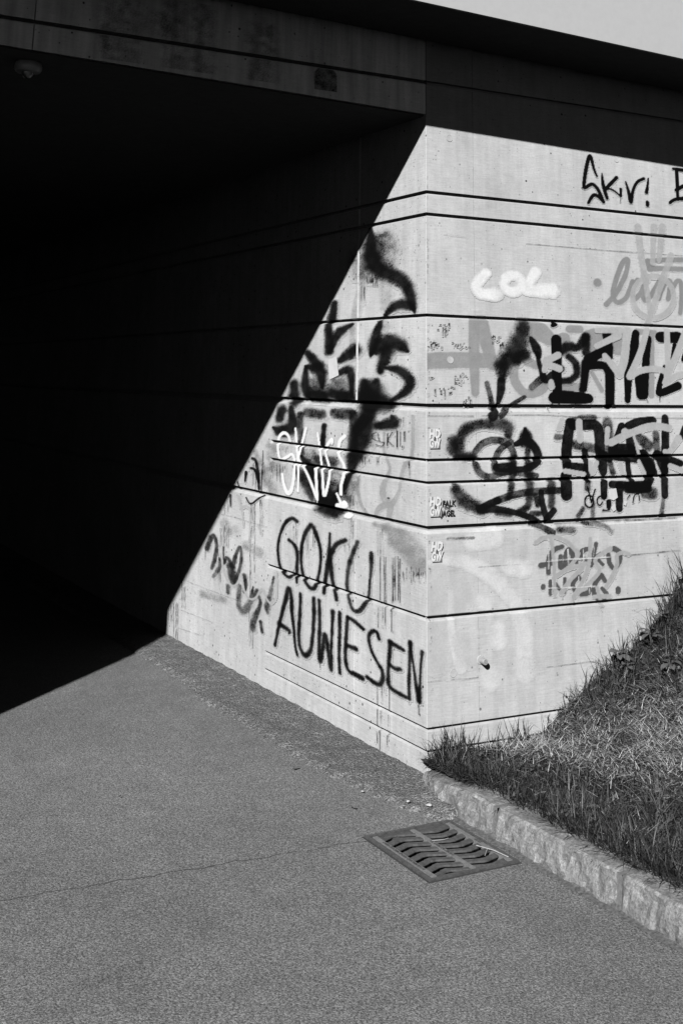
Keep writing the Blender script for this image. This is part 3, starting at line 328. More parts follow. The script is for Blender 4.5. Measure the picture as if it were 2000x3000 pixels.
['dirt_runs','fine dark vertical dirt runs down the tunnel wall','L',2,0.04,[[0.35,0.75,[[1799,920,4,1790,818,3,1784,738,2],[1772,900,4,1765,820,3,1758,740,2],[1756,930,3,1746,822,3,1741,722,2],[1797,736,2,1792,641,3,1778,550,2],[1741,719,3,1738,648,3,1729,565,2],[1785,571,4,1779,487,3,1774,406,2],[1780,386,4,1771,280,3,1763,194,2],[1758,377,2,1753,283,3,1741,202,2],[1741,369,2,1730,287,3,1722,187,2],[2220,738,3,2213,694,3,2212,640,2],[2199,738,2,2191,697,3,2186,646,2],[2160,760,3,2155,701,3,2145,652,2],[2137,775,2,2128,704,3,2120,651,2],[2107,761,3,2100,707,3,2098,649,2],[2202,606,2,2196,526,3,2188,451,2],[2217,590,2,2209,524,3,2204,458,2],[2236,620,3,2223,522,3,2216,434,2],[2906,224,4,2886,114,3,2874,-3,2],[2869,227,3,2850,120,3,2838,10,2],[2855,236,4,2842,121,3,2826,8,2],[2837,234,3,2818,125,3,2810,16,2],[2782,372,3,2773,286,3,2765,223,2],[2759,339,4,2750,290,3,2744,231,2],[2739,338,3,2731,292,3,2730,236,2],[2729,347,3,2719,294,3,2712,226,2],[2175,898,3,2172,856,3,2166,820,2],[2126,895,2,2121,861,3,2116,834,2],[1802,1121,3,1795,1063,3,1792,1009,2],[1784,1129,4,1776,1064,3,1777,1016,2],[1763,1142,2,1757,1065,3,1753,990,2],[1751,1122,2,1746,1066,3,1743,1005,2],[1654,1140,2,1652,1089,2,1647,1041,2],[1639,1129,2,1635,1090,2,1630,1040,2],[1580,1125,1,1578,1094,2,1577,1045,2],[1565,1148,3,1563,1096,2,1557,1062,2],[1543,1154,2,1540,1097,2,1534,1065,2],[1488,1141,2,1482,1101,2,1484,1058,2],[1450,1143,3,1444,1104,2,1445,1057,2],[1683,940,2,1680,863,2,1668,769,2],[1665,948,2,1655,865,2,1656,802,2],[2985,195,3,2975,141,3,2971,99,2],[2948,203,3,2940,147,3,2935,115,2],[2924,191,2,2922,150,3,2914,124,2],[2436,611,3,2431,577,3,2429,542,2]]],[0.35,0.75,[[388,819,3,386,722,4,383,635,3],[352,822,3,350,727,4,347,629,3],[339,821,4,336,729,4,334,633,3],[281,827,3,278,737,4,279,643,3],[267,827,4,264,739,4,268,650,3],[254,837,3,255,741,4,252,656,3],[233,840,4,231,744,4,231,659,3],[217,831,4,218,746,4,216,652,3],[193,785,2,191,771,3,194,758,2],[181,781,2,180,772,3,182,748,2],[159,803,2,157,775,3,159,756,2],[138,795,2,140,778,3,139,765,2],[122,811,3,124,780,3,120,746,2],[105,797,2,105,783,3,107,758,2],[94,798,2,96,784,3,94,777,2],[80,813,2,78,786,3,81,778,2],[69,799,3,69,788,3,71,777,2],[55,813,3,57,789,3,54,758,2],[43,798,3,45,791,3,43,785,2],[27,801,3,26,794,3,28,787,2],[7,807,3,6,797,3,7,766,2],[1119,853,2,1117,786,2,1114,720,1],[1102,839,1,1102,788,2,1095,721,1],[1030,868,2,1029,796,2,1027,735,1],[1046,852,2,1045,794,2,1042,720,1],[1271,861,2,1266,793,2,1261,723,2],[1243,877,2,1240,796,2,1237,732,1],[1228,865,2,1226,797,2,1218,730,1],[679,962,2,674,839,2,670,722,1],[659,962,2,653,841,2,652,718,1],[644,943,2,638,843,2,635,723,1],[413,936,2,412,877,2,411,824,2],[385,922,2,382,880,2,384,825,2],[367,935,3,366,882,2,364,831,2]]],[0.3,0.85,[[402,602,2,404,560,3,401,520,2],[358,612,3,358,568,3,359,528,2],[337,616,3,339,571,3,335,531,2],[286,618,5,285,569,4,283,524,3],[404,289,2,404,245,3,402,202,2],[364,292,3,365,253,3,364,214,2],[349,331,2,349,297,2,349,269,2],[336,330,2,334,300,2,333,263,2],[299,293,3,299,250,4,300,205,3],[403,187,3,399,152,3,403,116,2],[373,193,3,373,158,3,374,122,2],[304,187,3,304,155,3,304,121,2]]],[0.3,0.85,[[405,98,3,401,76,3,402,54,2],[380,106,5,376,51,4,374,-1,3],[310,112,4,313,82,3,311,52,2]]],[0.35,0.6,[[529,2104,5,530,2065,5,526,2047,3],[510,2099,4,509,2063,5,507,2049,3],[497,2081,4,495,2063,5,497,2049,3],[484,2101,3,482,2062,5,484,2051,3],[471,2072,5,474,2061,5,469,2032,3],[452,2087,4,448,2060,5,452,2030,3],[433,2079,4,434,2059,5,431,2029,3],[560,2043,3,561,1997,3,556,1971,2],[553,2035,3,555,1997,3,551,1949,2],[586,2059,3,587,1998,3,582,1960,2]]],[0.35,0.6,[[580,1235,2,582,1217,3,581,1210,2],[555,1231,3,556,1219,3,556,1204,2],[535,1241,2,533,1220,3,536,1202,2],[490,1236,2,492,1223,3,489,1217,2],[423,1247,2,420,1228,3,422,1211,2],[408,1251,2,409,1228,3,405,1217,2],[256,1423,2,256,1406,3,253,1369,2],[242,1431,2,240,1407,3,244,1363,2],[210,1425,3,210,1408,2,212,1387,2],[192,1430,2,193,1409,2,190,1398,2],[677,1071,2,677,1035,3,673,997,2],[662,1078,2,663,1036,3,659,1010,2],[647,1076,2,643,1038,3,645,1002,2],[147,1245,3,146,1223,3,147,1207,2],[133,1251,2,134,1224,3,135,1183,2],[1545,1146,2,1547,1124,3,1543,1094,2],[1519,1151,3,1519,1126,3,1515,1109,2],[1492,1139,3,1492,1128,3,1491,1107,2],[1453,1139,3,1453,1131,3,1452,1100,2],[1415,1141,2,1413,1134,3,1411,1110,2],[1389,1139,3,1391,1135,3,1384,1123,2],[1428,1239,3,1430,1229,3,1427,1219,2],[1409,1242,2,1406,1230,3,1406,1218,2],[1383,1235,3,1380,1232,3,1379,1216,2],[1364,1240,3,1364,1232,3,1359,1222,2],[1253,1141,3,1251,1085,3,1249,1041,2],[1242,1160,2,1240,1086,3,1234,1019,2],[1176,1170,3,1174,1091,3,1169,1053,2],[1157,1147,3,1154,1093,3,1151,1028,2]]]]],
['grime_patches','grey grime smears below the thick joints of the tunnel wall','L',1,0.16,[[0.7,0.5,[[340,948,29,164,904,55,63,842,68],[268,892,38,63,809,36],[432,951,19,164,946,19]]],[0.7,0.45,[[1551,1225,54,1504,1130,71],[1118,1085,56,1081,1038,66],[658,1131,42,656,1036,41],[1577,1039,35,1535,1010,35]]],[0.7,0.45,[[2161,769,41,2082,740,46,2010,757,30],[1773,1187,26,1651,1103,40,1634,1036,30],[2470,347,31,2119,363,25],[1847,684,39,1673,674,38]]],[0.3,0.35,[[2211,815,4,2078,819,5,1788,815,3,1590,814,3],[2699,381,4,2147,387,4,1764,397,3],[2880,95,3,2456,121,4],[2777,206,3,2282,221,3]]]]]
]

def catmull(p, n):
    if len(p) < 3: return [tuple(p[0][k]+(p[1][k]-p[0][k])*i/n for k in range(3)) for i in range(n+1)]
    q = [p[0]]+list(p)+[p[-1]]; out = []
    for i in range(1, len(q)-2):
        a, b, c, d = q[i-1:i+3]
        for s in range(n):
            t = s/n; out.append(tuple(.5*((2*b[k])+(-a[k]+c[k])*t+(2*a[k]-5*b[k]+4*c[k]-d[k])*t*t+(-a[k]+3*b[k]-3*c[k]+d[k])*t**3) for k in range(3)))
    out.append(p[-1]); return out
def depth_at(face, u, z):
    d = np.zeros_like(z)
    for k in GZ:
        if face == 'L' and k == 'L': continue
        a, b, c, e = gro(k)
        prof = np.interp(z, [e, c, b, a], [0, DEP, DEP, 0], left=0, right=0)
        if face == 'L' and k in 'EFHIJ': prof = np.where(u < 1.572, prof, 0)
        d = np.maximum(d, prof)
    return d
G_ = .0035
class Canvas:
    """raster of one wall face in metres (u squeezed, the sprayed marks are wider than tall); keeps the running composite of the paint"""
    def __init__(c, face, u0, u1, z0, z1, ax):
        c.face, c.ax = face, ax; c.us = np.arange(u0*ax, u1*ax, G_); zs = np.arange(z0, z1, G_)
        brk = np.array([b for k in GZ for b in gro(k) if not (face == 'L' and k == 'L')]); zs = zs[np.min(np.abs(zs[:, None]-brk[None]), 1) > .0014]
        c.zs = np.sort(np.concatenate([zs, brk[(brk > z0) & (brk < z1)]])); c.A = np.zeros((len(c.us), len(c.zs)), np.float32); c.T = np.zeros_like(c.A)
        U, W = np.meshgrid(c.us/ax, c.zs, indexing='ij'); c.D = depth_at(face, U, W); c.rng = np.random.RandomState(5)
        n = c.rng.rand(*[q//6+2 for q in c.A.shape]); c.blot = np.repeat(np.repeat(n, 6, 0), 6, 1)[:c.A.shape[0], :c.A.shape[1]]
        for _ in range(2): c.blot = (c.blot+np.roll(c.blot, 2, 0)+np.roll(c.blot, -2, 0)+np.roll(c.blot, 2, 1)+np.roll(c.blot, -2, 1))/5
def graffito(cv, name, label, eps, val, groups, parent):
    us, zs, ax, face = cv.us, cv.zs, cv.ax, cv.face
    C = np.zeros_like(cv.A)
    for soft, alpha, sts in groups:
        for st in sts:
            pts = catmull([(st[i]*.001*ax, st[i+1]*.001, st[i+2]*.0005) for i in range(0, len(st), 3)], 5)
            m_ = max(q[2] for q in pts)*(1+1.6*soft)+G_*2
            I0, I1 = np.searchsorted(us, (min(q[0] for q in pts)-m_, max(q[0] for q in pts)+m_)); J0, J1 = np.searchsorted(zs, (min(q[1] for q in pts)-m_, max(q[1] for q in pts)+m_))
            if I0 >= I1 or J0 >= J1: continue
            S = np.zeros((I1-I0, J1-J0), np.float32)
            for a, b in zip(pts, pts[1:]):
                r = max(a[2], b[2], .0004)*(1+1.5*soft)+G_
                i0, i1 = np.clip(np.searchsorted(us, (min(a[0], b[0])-r, max(a[0], b[0])+r)), I0, I1); j0, j1 = np.clip(np.searchsorted(zs, (min(a[1], b[1])-r, max(a[1], b[1])+r)), J0, J1)
                if i0 >= i1 or j0 >= j1: continue
                U, W = np.meshgrid(us[i0:i1], zs[j0:j1], indexing='ij')
                dx, dz = b[0]-a[0], b[1]-a[1]; L2 = dx*dx+dz*dz+1e-12
                t = np.clip(((U-a[0])*dx+(W-a[1])*dz)/L2, 0, 1); d = np.hypot(U-a[0]-t*dx, W-a[1]-t*dz); R = np.maximum(a[2]+(b[2]-a[2])*t, .0004)
                e = np.maximum(R*soft*(1.0 if soft < .3 else 1.5), G_*.35); gain = np.minimum(1, R/(G_*.45)); Rc = R*(1-.1*soft)
                c = np.clip((Rc+e-d)/(2*e), 0, 1); c = c*c*(3-2*c)*gain; c = 1-(1-c)**(1+2.2*soft)
                q = S[i0-I0:i1-I0, j0-J0:j1-J0]; np.maximum(q, c, out=q)
            w = C[I0:I1, J0:J1]; w[:] = 1-(1-w)*(1-S*alpha**.55)
    ii, jj = np.nonzero(C > 0); i0, i1, j0, j1 = ii.min(), ii.max()+1, jj.min(), jj.max()+1; w = C[i0:i1, j0:j1]
    w[:] = np.clip(w+4*w*(1-w)*((cv.rng.rand(*w.shape)-.5)*.5+(cv.blot[i0:i1, j0:j1]-.5)*.7), 0, 1)          # spray grain
    cv.T = cv.T*(1-C)+val*C; cv.A = 1-(1-cv.A)*(1-C)
    keep = (np.maximum.reduce([C[:-1, :-1], C[1:, :-1], C[:-1, 1:], C[1:, 1:]]) > .05)
    if parent is not wall: keep &= (cv.D[:-1, :-1]+cv.D[1:, 1:]) == 0
    ii, jj = np.nonzero(keep)
    nz = len(zs); quads = np.stack([ii*nz+jj, (ii+1)*nz+jj, (ii+1)*nz+jj+1, ii*nz+jj+1], 1)
    used, inv = np.unique(quads, return_inverse=True); quads = inv.reshape(-1, 4)
    uu = us[used//nz]/ax; zz = zs[used % nz]; d = cv.D.ravel()[used]-eps
    V = np.stack([uu, d, zz], 1) if face == 'R' else np.stack([d, uu, zz], 1)
    if face == 'L': quads = quads[:, ::-1]
    me = bpy.data.meshes.new(name); me.vertices.add(len(V)); me.vertices.foreach_set('co', V.astype(np.float32).ravel())
    me.loops.add(quads.size); me.loops.foreach_set('vertex_index', np.ascontiguousarray(quads).astype(np.int32).ravel())
    me.polygons.add(len(quads)); me.polygons.foreach_set('loop_start', np.arange(0, quads.size, 4, dtype=np.int32)); me.update(calc_edges=True)
    for an, arr in (('cover', cv.A), ('tone', cv.T)):
        at = me.attributes.new(an, 'FLOAT', 'POINT'); at.data.foreach_set('value', arr.ravel()[used].astype(np.float32))
    o = link(name, me, M['painted'] if parent is wall else M['painted_lintel'], parent); o['label'] = label
    return o
CV = {'R': Canvas('R', .004, 2.2, .02, 3.1, .77), 'L': Canvas('L', .004, 3.6, .02, 2.78, .45), 'B': Canvas('R', -2.6, -.006, 2.845, 3.15, .77)}
for k_, (n_, l_, w_, y_, v_, g_) in enumerate(sorted(PAINT, key=lambda q: q[3])):
    lin = n_.startswith('lintel'); graffito(CV['B' if lin else w_], n_, l_, .0006+.00009*k_, v_*(.52 if v_ > .05 else .12), g_, br if lin else wall)

# pasted paper on the tunnel side
pp = mesh('paper_sheet', [(-.0057, .914, 1.687), (-.0064, .824, 1.702), (-.0056, .800, 1.613), (-.0068, .896, 1.590), (-.0052, .86, 1.65)], [(0, 4, 1), (1, 4, 2), (2, 4, 3), (3, 4, 0)], M['paper'], wall); tag(pp, 'small white paper sheet pasted on the sprayed hair')
# torn paper remnant under the tall letters
for pts in ([(1.010, 1.112), (1.058, 1.116), (1.066, 1.075), (1.040, 1.062), (1.016, 1.070)], [(1.022, 1.030), (1.048, 1.052), (1.052, 1.020), (1.036, 1.012)], [(1.102, 1.060), (1.122, 1.054), (1.115, 1.036), (1.100, 1.040)]):
    tag(mesh('paper_scrap', [(x, -.0058, z) for x, z in pts], [tuple(range(len(pts)))], M['paper'], wall), 'torn white paper scrap stuck under the tall black letters')
def text_mesh(txt, size, mat, M4, name, parent, sx=1.0, extr=0, bold=.03):
    cu = bpy.data.curves.new('t', 'FONT'); cu.body = txt; cu.size = size; cu.align_x = 'CENTER'; cu.align_y = 'CENTER'; cu.resolution_u = 2; cu.extrude = extr; cu.offset = size*bold
    o = bpy.data.objects.new('t', cu); col.objects.link(o); dg = bpy.context.evaluated_depsgraph_get()
    me = bpy.data.meshes.new_from_object(o.evaluated_get(dg)); bpy.data.objects.remove(o); bpy.data.curves.remove(cu)
    me.transform(M4 @ Matrix.Diagonal((sx, 1, 1, 1))); me.materials.clear(); return link(name, me, mat, parent)
def wallM(x, z, d, sk=0.0): return Matrix(((1, sk, 0, x), (0, 0, -1, -d), (0, 1, 0, z), (0, 0, 0, 1)))
for sk_, (x0, x1, z0, z1, lab) in zip((.04, .10, .2), ((.013, .066, 1.308, 1.388, 'topmost block letter sticker by the wall corner'), (.015, .068, 1.027, 1.107, 'middle block letter sticker with black torn lettering beside it'), (.024, .073, .845, .925, 'lowest block letter sticker by the wall corner'))):
    st = mesh('sticker', [(x0, -.0060, z0), (x1, -.0060, z0), (x1, -.0060, z1), (x0, -.0060, z1)], [(0, 1, 2, 3)], M['sgrey'], wall); tag(st, lab)
    w, h = x1-x0, z1-z0; cx, cz = (x0+x1)/2, (z0+z1)/2
    def q(a, b, c, e, mt, d, nm): mesh(nm, [(x0+a*w, -d, z0+b*h), (x0+c*w, -d, z0+b*h), (x0+c*w+.05*w, -d, z0+e*h), (x0+a*w+.05*w, -d, z0+e*h)], [(0, 1, 2, 3)], mt, st)
    q(.0, .56, .1, 1, M['sdark'], .0063, 'dark_edge'); q(.84, 0, .95, .4, M['sdark'], .0063, 'dark_edge')
    text_mesh('HD', h*.60, M['black'], wallM(cx+.03*w, cz+h*.24, .0065, sk_), 'sticker_outline', st, .80, 0, .075)
    text_mesh('GW', h*.60, M['black'], wallM(cx+.01*w, cz-h*.24, .0065, sk_), 'sticker_outline', st, .62, 0, .075)
    text_mesh('HD', h*.62, M['sticker'], wallM(cx, cz+h*.25, .0068, sk_), 'sticker_letters', st, .80, 0, .055)
    text_mesh('GW', h*.62, M['sticker'], wallM(cx-.02*w, cz-h*.24, .0068, sk_), 'sticker_letters', st, .62, 0, .055)
    text_mesh('&', h*.30, M['black'], wallM(cx, cz, .0071, 0), 'sticker_letters', st, .9)
for tx, x, z, s in (('FALK', .112, 1.078, .9), ('UND', .104, 1.062, .9), ('JAGEL', .108, 1.038, .8)):
    o = text_mesh(tx, .034 if tx != 'UND' else .017, M['black'], wallM(x, z, .0058, .1), 'torn_lettering', wall, s); tag(o, 'black torn transfer lettering beside the middle sticker')

# ---------------------------------------------------------------- security camera under the ceiling
sc = thing('security_camera', 'small round dome camera under the dark tunnel ceiling', 'camera', (-1.815, .18, CEIL(-1.815)))
bm = bmesh.new(); lathe(bm, [(-.001, .050), (.018, .056), (.030, .056), (.034, .052), (.040, .050), (.043, .046), (.043, .001)], (0, 0, 0), (0, 0, -1), 32); frombm('camera_base', bm, M['white'], sc, True)
bm = bmesh.new(); lathe(bm, [(.042, .026)]+[(.042+.026*math.sin(a), .026*math.cos(a)) for a in np.linspace(.1, 1.55, 8)], (0, 0, 0), (0, 0, -1), 24); frombm('camera_dome', bm, M['lens'], sc, True)

# ---------------------------------------------------------------- kerb
kerb = thing('granite_kerb', 'rough split granite kerb between the path and the grass bank', 'kerb')
KTOP = lambda y: .055+.05*min(1, max(0, -y)/.45)
def kerb_stone(y0, y1):
    bm = bmesh.new(); ny = max(8, int(abs(y1-y0)/.02)); prof = [(-.075, -.06), (-.11, .0), (-.108, .25), (-.104, .5), (-.10, .75), (-.096, .93), (-.088, 1.0), (-.05, 1.01), (.0, 1.0), (.035, .99), (.035, -.4)]
    rows = []; rs = random.uniform(0, 50)
    for i in range(ny+1):
        y = y0+(y1-y0)*i/ny; r = []
        for x, t in prof:
            z = t*KTOP(y); j = .006 if x < -.09 else .0015
            off = math.sin(y*57+rs+t*5)*math.sin(y*23+t*9+rs)*j + random.uniform(-j, j)*.7
            endr = .008*max(0, 1-min(abs(y-y0), abs(y-y1))/.012)
            xx = x+off+endr*(x < -.08)+(.075*(1-min(1, -y/.35))**2 if y > -.35 else 0)
            r.append(bm.verts.new((xx, y, z-endr*.5*(t > .9))))
        rows.append(r)
    for a, b in zip(rows, rows[1:]):
        for k in range(len(prof)-1): bm.faces.new((a[k], b[k], b[k+1], a[k+1]))
    bm.faces.new(rows[0]); bm.faces.new(rows[-1][::-1])
    frombm('kerb_stone', bm, M['granite'], kerb)
KJ = [-.004, -.600, -1.262, -2.05, -2.9, -3.8, -4.8, -6.0]
for a, b in zip(KJ, KJ[1:]): kerb_stone(a-.010, b+.010)
for y in KJ[1:-1]:
    mesh('mortar_joint', [(-.099, y-.013, -.02), (-.099, y+.013, -.02), (-.092, y+.013, KTOP(y)-.005), (-.092, y-.013, KTOP(y)-.005), (.03, y+.013, KTOP(y)-.002), (.03, y-.013, KTOP(y)-.002)], [(0, 3, 2, 1), (3, 5, 4, 2)], M['mortar'], kerb)

dv, df = [], []
for i in range(260):
    y = -.02-i*.0165; o_ = .075*(1-min(1, -y/.35))**2 if y > -.35 else 0; w = .010+.012*abs(math.sin(i*.37))*random.random()+.004*random.random()
    dv += [(-.118-w+o_, y, .0012), (-.112+o_, y, .006), (-.100+o_, y, .013+.006*random.random())]
for i in range(259):
    for k in range(2): df.append((3*i+k, 3*i+k+1, 3*i+k+4, 3*i+k+3))
tag(mesh('gutter_dirt', dv, df, M['dirt']), 'dark crumbly dirt along the foot of the kerb', 'dirt', None, 'stuff')

# ---------------------------------------------------------------- drain grate
grate = thing('drain_grate', 'cast iron gully grate with wavy bars set in the path beside the kerb', 'grate', (0, 0, 0))
def bbox(bm, x0, x1, y0, y1, z0, z1):
    v = [bm.verts.new(p) for p in [(x0, y0, z0), (x1, y0, z0), (x1, y1, z0), (x0, y1, z0), (x0, y0, z1), (x1, y0, z1), (x1, y1, z1), (x0, y1, z1)]]
    for f in BOXF: bm.faces.new([v[k] for k in f])
# frame ring, slightly sunk and proud of the opening
def ring(x0, x1, y0, y1, w, z0, z1, name):
    o = [(x0, y0), (x1, y0), (x1, y1), (x0, y1)]; i = [(x0+w, y0+w), (x1-w, y0+w), (x1-w, y1-w), (x0+w, y1-w)]
    v = [(x, y, z1) for x, y in o]+[(x, y, z1) for x, y in i]+[(x, y, z0) for x, y in o]+[(x, y, z0) for x, y in i]; f = []
    for k in range(4):
        n = (k+1) % 4; f += [(k, n, 4+n, 4+k), (8+k, k, n, 8+n)[::1], (4+k, 4+n, 12+n, 12+k)]
    return mesh(name, v, f, M['iron'], grate)
ring(gx0-.008, gx1+.008, gy0-.008, gy1+.008, .013, -.03, .0075, 'frame')
ring(gx0-.0135, gx1+.0135, gy0-.0135, gy1+.0135, .006, -.03, .0022, 'joint_gap').data.materials[0] = M['letter']
ring(gx0+.0055, gx1-.0055, gy0+.0055, gy1-.0055, .0085, -.03, .0035, 'rim')
mesh('pit', [(gx0, gy0, -.01), (gx1, gy0, -.01), (gx1, gy1, -.01), (gx0, gy1, -.01), (gx0, gy0, -.5), (gx1, gy0, -.5), (gx1, gy1, -.5), (gx0, gy1, -.5)], [(0, 1, 5, 4), (1, 2, 6, 5), (2, 3, 7, 6), (3, 0, 4, 7), (4, 5, 6, 7)], M['pit'], grate)
ST = [(-.496, -.477), (-.3365, -.3190), (-.1835, -.166)]
for (a, b), tx in zip(ST, ['D400 ÖNORM EN124 ÖNORM B5110', 'KL. D400 SALZBURG', 'GUSS']):
    s_ = box('lettered_strip', a, b, gy0+.0135, gy1-.0135, -.03, .0060, M['strip'], grate)
    text_mesh(tx, .0165, M['letter'], Matrix.Translation(((a+b)/2, (gy0+gy1)/2, .0066)) @ Matrix.Rotation(-math.pi/2, 4, 'Z'), 'lettering', s_, min(1.0, .34/(len(tx)*.0105)))
def bar(pts, ya, yb):
    """cast bar following the chevron pts (x, dy) between offsets ya and yb"""
    bm = bmesh.new(); A = []
    for x, dy in pts:
        A.append([bm.verts.new(p) for p in ((x, (ya+yb)/2+dy-.003, -.03), (x, (ya+yb)/2+dy-.003, -.006), (x, ya+dy, -.0015), (x, ya+dy, .0005), (x, ya+dy+.004, .0035), (x, yb+dy-.004, .0035), (x, yb+dy, .0005), (x, yb+dy, -.0015), (x, (ya+yb)/2+dy+.003, -.006), (x, (ya+yb)/2+dy+.003, -.03))])
    for p, q_ in zip(A, A[1:]):
        for k in range(9): bm.faces.new((p[k], q_[k], q_[k+1], p[k+1]))
    frombm('bar', bm, M['iron'], grate)
def chev(x0, x1, xm, amp):
    return [(x0, 0), (x0+(xm-x0)*.6, amp*.62), (xm-.010, amp*.93), (xm+.010, amp*.95), (xm+(x1-xm)*.45, amp*.55), (x1, 0)]
CL, CR = chev(-.477, -.3365, -.412, .024), chev(-.319, -.1835, -.250, -.018)
SLOT = .0205
for i in range(-1, 7):
    for C_, y0 in ((CL, -.463), (CR, -.452)):
        top = y0-.0505*i-SLOT/2; bot = y0-.0505*(i+1)+SLOT/2
        mx = max(d for _, d in C_); mn = min(d for _, d in C_)
        if top+mx > gy1-.0135: top = gy1-.0145-mx
        if bot+mn < gy0+.0135: bot = gy0+.0145-mn
        if top-bot > .010: bar(C_, bot, top)
for x0, x1, y0, y1 in ((-.477, -.3365, gy1-.030, gy1-.0135), (-.319, -.1835, gy1-.028, gy1-.0135), (-.477, -.3365, gy0+.0135, gy0+.022), (-.319, -.1835, gy0+.0135, gy0+.030)): box('end_plate', x0, x1, y0, y1, -.03, .0020, M['iron'], grate)

# ---------------------------------------------------------------- grass bank
BX = [-.2, -.01, .02, .256, .543, .735, .884, 1.039, 1.21, 1.376, 1.5, 2.0, 3.0, 6.5]; BZ = [.090, .092, .092, .080, .100, .195, .275, .36, .465, .575, .68, 1.02, 1.4, 1.6]
def bank(x, y):
    return np.interp(x, BX, BZ) + .012*np.sin(x*9+y*5)*np.minimum(1, np.maximum(x, 0)*4) + .015*np.sin(y*4.1+1)*np.minimum(1, np.maximum(x, 0)*2)
bv, bf = [], []; xs = np.concatenate([np.linspace(-.03, 2, 90), np.linspace(2.1, 6.4, 20)]); yb = np.concatenate([np.linspace(.004, -2.2, 90), np.linspace(-2.3, -12, 30)])
for y in yb:
    for x in xs: bv.append((x, y, float(bank(x, y))+random.uniform(-.004, .004)))
nx = len(xs)
for i in range(len(yb)-1):
    for j in range(nx-1): a = i*nx+j; bf.append((a, a+nx, a+nx+1, a+1))
tag(mesh('grass_bank', bv, bf, M['soil'], smooth=True), kind='structure')
def blades(name, mat, base, length, width, lean, az, shade, curl, label, cat=None, seg=4):
    n = len(base); t = np.linspace(0, 1, seg+1); dirx, diry = np.cos(az), np.sin(az)
    V = np.zeros((n, seg*2+1, 3)); px, py = -diry, dirx
    for k, tk in enumerate(t):
        ang = lean+curl*tk; # integrate bend
        s = length*tk; hx = s*np.sin(lean+curl*tk*.5); hz = s*np.cos(lean+curl*tk*.5)
        c = base+np.stack([dirx*hx, diry*hx, hz], 1); w = width*(1-tk**1.8)*.5
        if k < seg:
            V[:, 2*k] = c+np.stack([px*w, py*w, 0*w], 1); V[:, 2*k+1] = c-np.stack([px*w, py*w, 0*w], 1)
        else: V[:, 2*k] = c
    V[:, :, 1] = np.minimum(V[:, :, 1], -.0045)          # blades lean on the wall, not into it
    nv = seg*2+1; off = (np.arange(n)*nv)[:, None]
    quads = np.concatenate([np.stack([off[:, 0]+2*k, off[:, 0]+2*k+1, off[:, 0]+2*k+3, off[:, 0]+2*k+2], 1) for k in range(seg-1)]); tris = np.stack([off[:, 0]+2*seg-2, off[:, 0]+2*seg-1, off[:, 0]+2*seg], 1)
    me = bpy.data.meshes.new(name); me.vertices.add(n*nv); me.vertices.foreach_set('co', V.astype(np.float32).ravel())
    idx = np.concatenate([quads.ravel(), tris.ravel()]).astype(np.int32); me.loops.add(len(idx)); me.loops.foreach_set('vertex_index', idx)
    st = np.concatenate([np.arange(len(quads))*4, len(quads)*4+np.arange(len(tris))*3]).astype(np.int32); me.polygons.add(len(st)); me.polygons.foreach_set('loop_start', st); me.update(calc_edges=True)
    at = me.attributes.new('shade', 'FLOAT', 'POINT'); at.data.foreach_set('value', np.repeat(shade, nv).astype(np.float32))
    return tag(link(name, me, mat), label, cat, None, 'stuff')
rng = np.random.RandomState(3)
def scatter(n, x0, x1, y0, y1, power=1.0):
    x = x0+(x1-x0)*rng.rand(n)**power; y = y0+(y1-y0)*rng.rand(n)**1.0
    return np.stack([x, y, bank(x, y)-.004], 1)
def clump(b, s): # clumpy density field
    return .5+.5*np.sin(b[:, 0]*s+1.3*np.sin(b[:, 1]*s*.7))*np.sin(b[:, 1]*s*1.1+1.7*np.sin(b[:, 0]*s*.6))
STRAW = [(.60, -.31, .17), (.78, -.52, .25), (.45, -.16, .16), (.75, -.75, .2), (1.0, -.75, .22), (.62, -.05, .12)]
def straw_w(b): return np.max([np.exp(-((b[:, 0]-x)**2+(b[:, 1]-y)**2)/(s*s)) for x, y, s in STRAW], axis=0)
b = np.concatenate([scatter(40000, .0, 1.75, -1.9, -.006), scatter(9000, 1.7, 3.5, -2.5, -.006), scatter(6000, 0, 2.5, -4.5, -1.9), scatter(5200, -.02, .12, -2.0, -.02)])
sw = straw_w(b); keep = rng.rand(len(b)) > sw*.72; b = b[keep]; n = len(b)
cl = clump(b, 14); near = np.exp(-b[:, 0]/.12)
ln = (.035+.085*rng.rand(n)**1.3)*(.6+.9*cl); wallside = np.exp(b[:, 1]/.09); ln *= 1-.5*np.exp(b[:, 1]/.16)*(b[:, 0] < .62); ln *= 1+.6*wallside*(rng.rand(n) < .35)
blades('grass', M['blade'], b, ln, .0024+.0030*rng.rand(n), .1+1.15*rng.rand(n), np.where(rng.rand(n) < np.exp(-np.maximum(b[:, 0], 0)/.05)*.75, np.pi+rng.normal(size=n)*.9, rng.rand(n)*6.283), np.clip(rng.rand(n)**2.0*(.35+.85*cl), 0, 1), .4+1.1*rng.rand(n), 'short dark grass covering the bank beside the wall', 'grass')
b2 = scatter(3600, .0, 1.75, -1.8, -.015); b2 = b2[rng.rand(len(b2)) > straw_w(b2)*.6]; n = len(b2); b2[:, 2] += .006+.03*rng.rand(n)
blades('ground_leaves', M['leaf'], b2, .014+.016*rng.rand(n), .008+.007*rng.rand(n), .7+.8*rng.rand(n), rng.rand(n)*6.283, rng.rand(n), .2+.6*rng.rand(n), 'small dark leaves of ground weeds between the grass blades', 'leaves', 3)
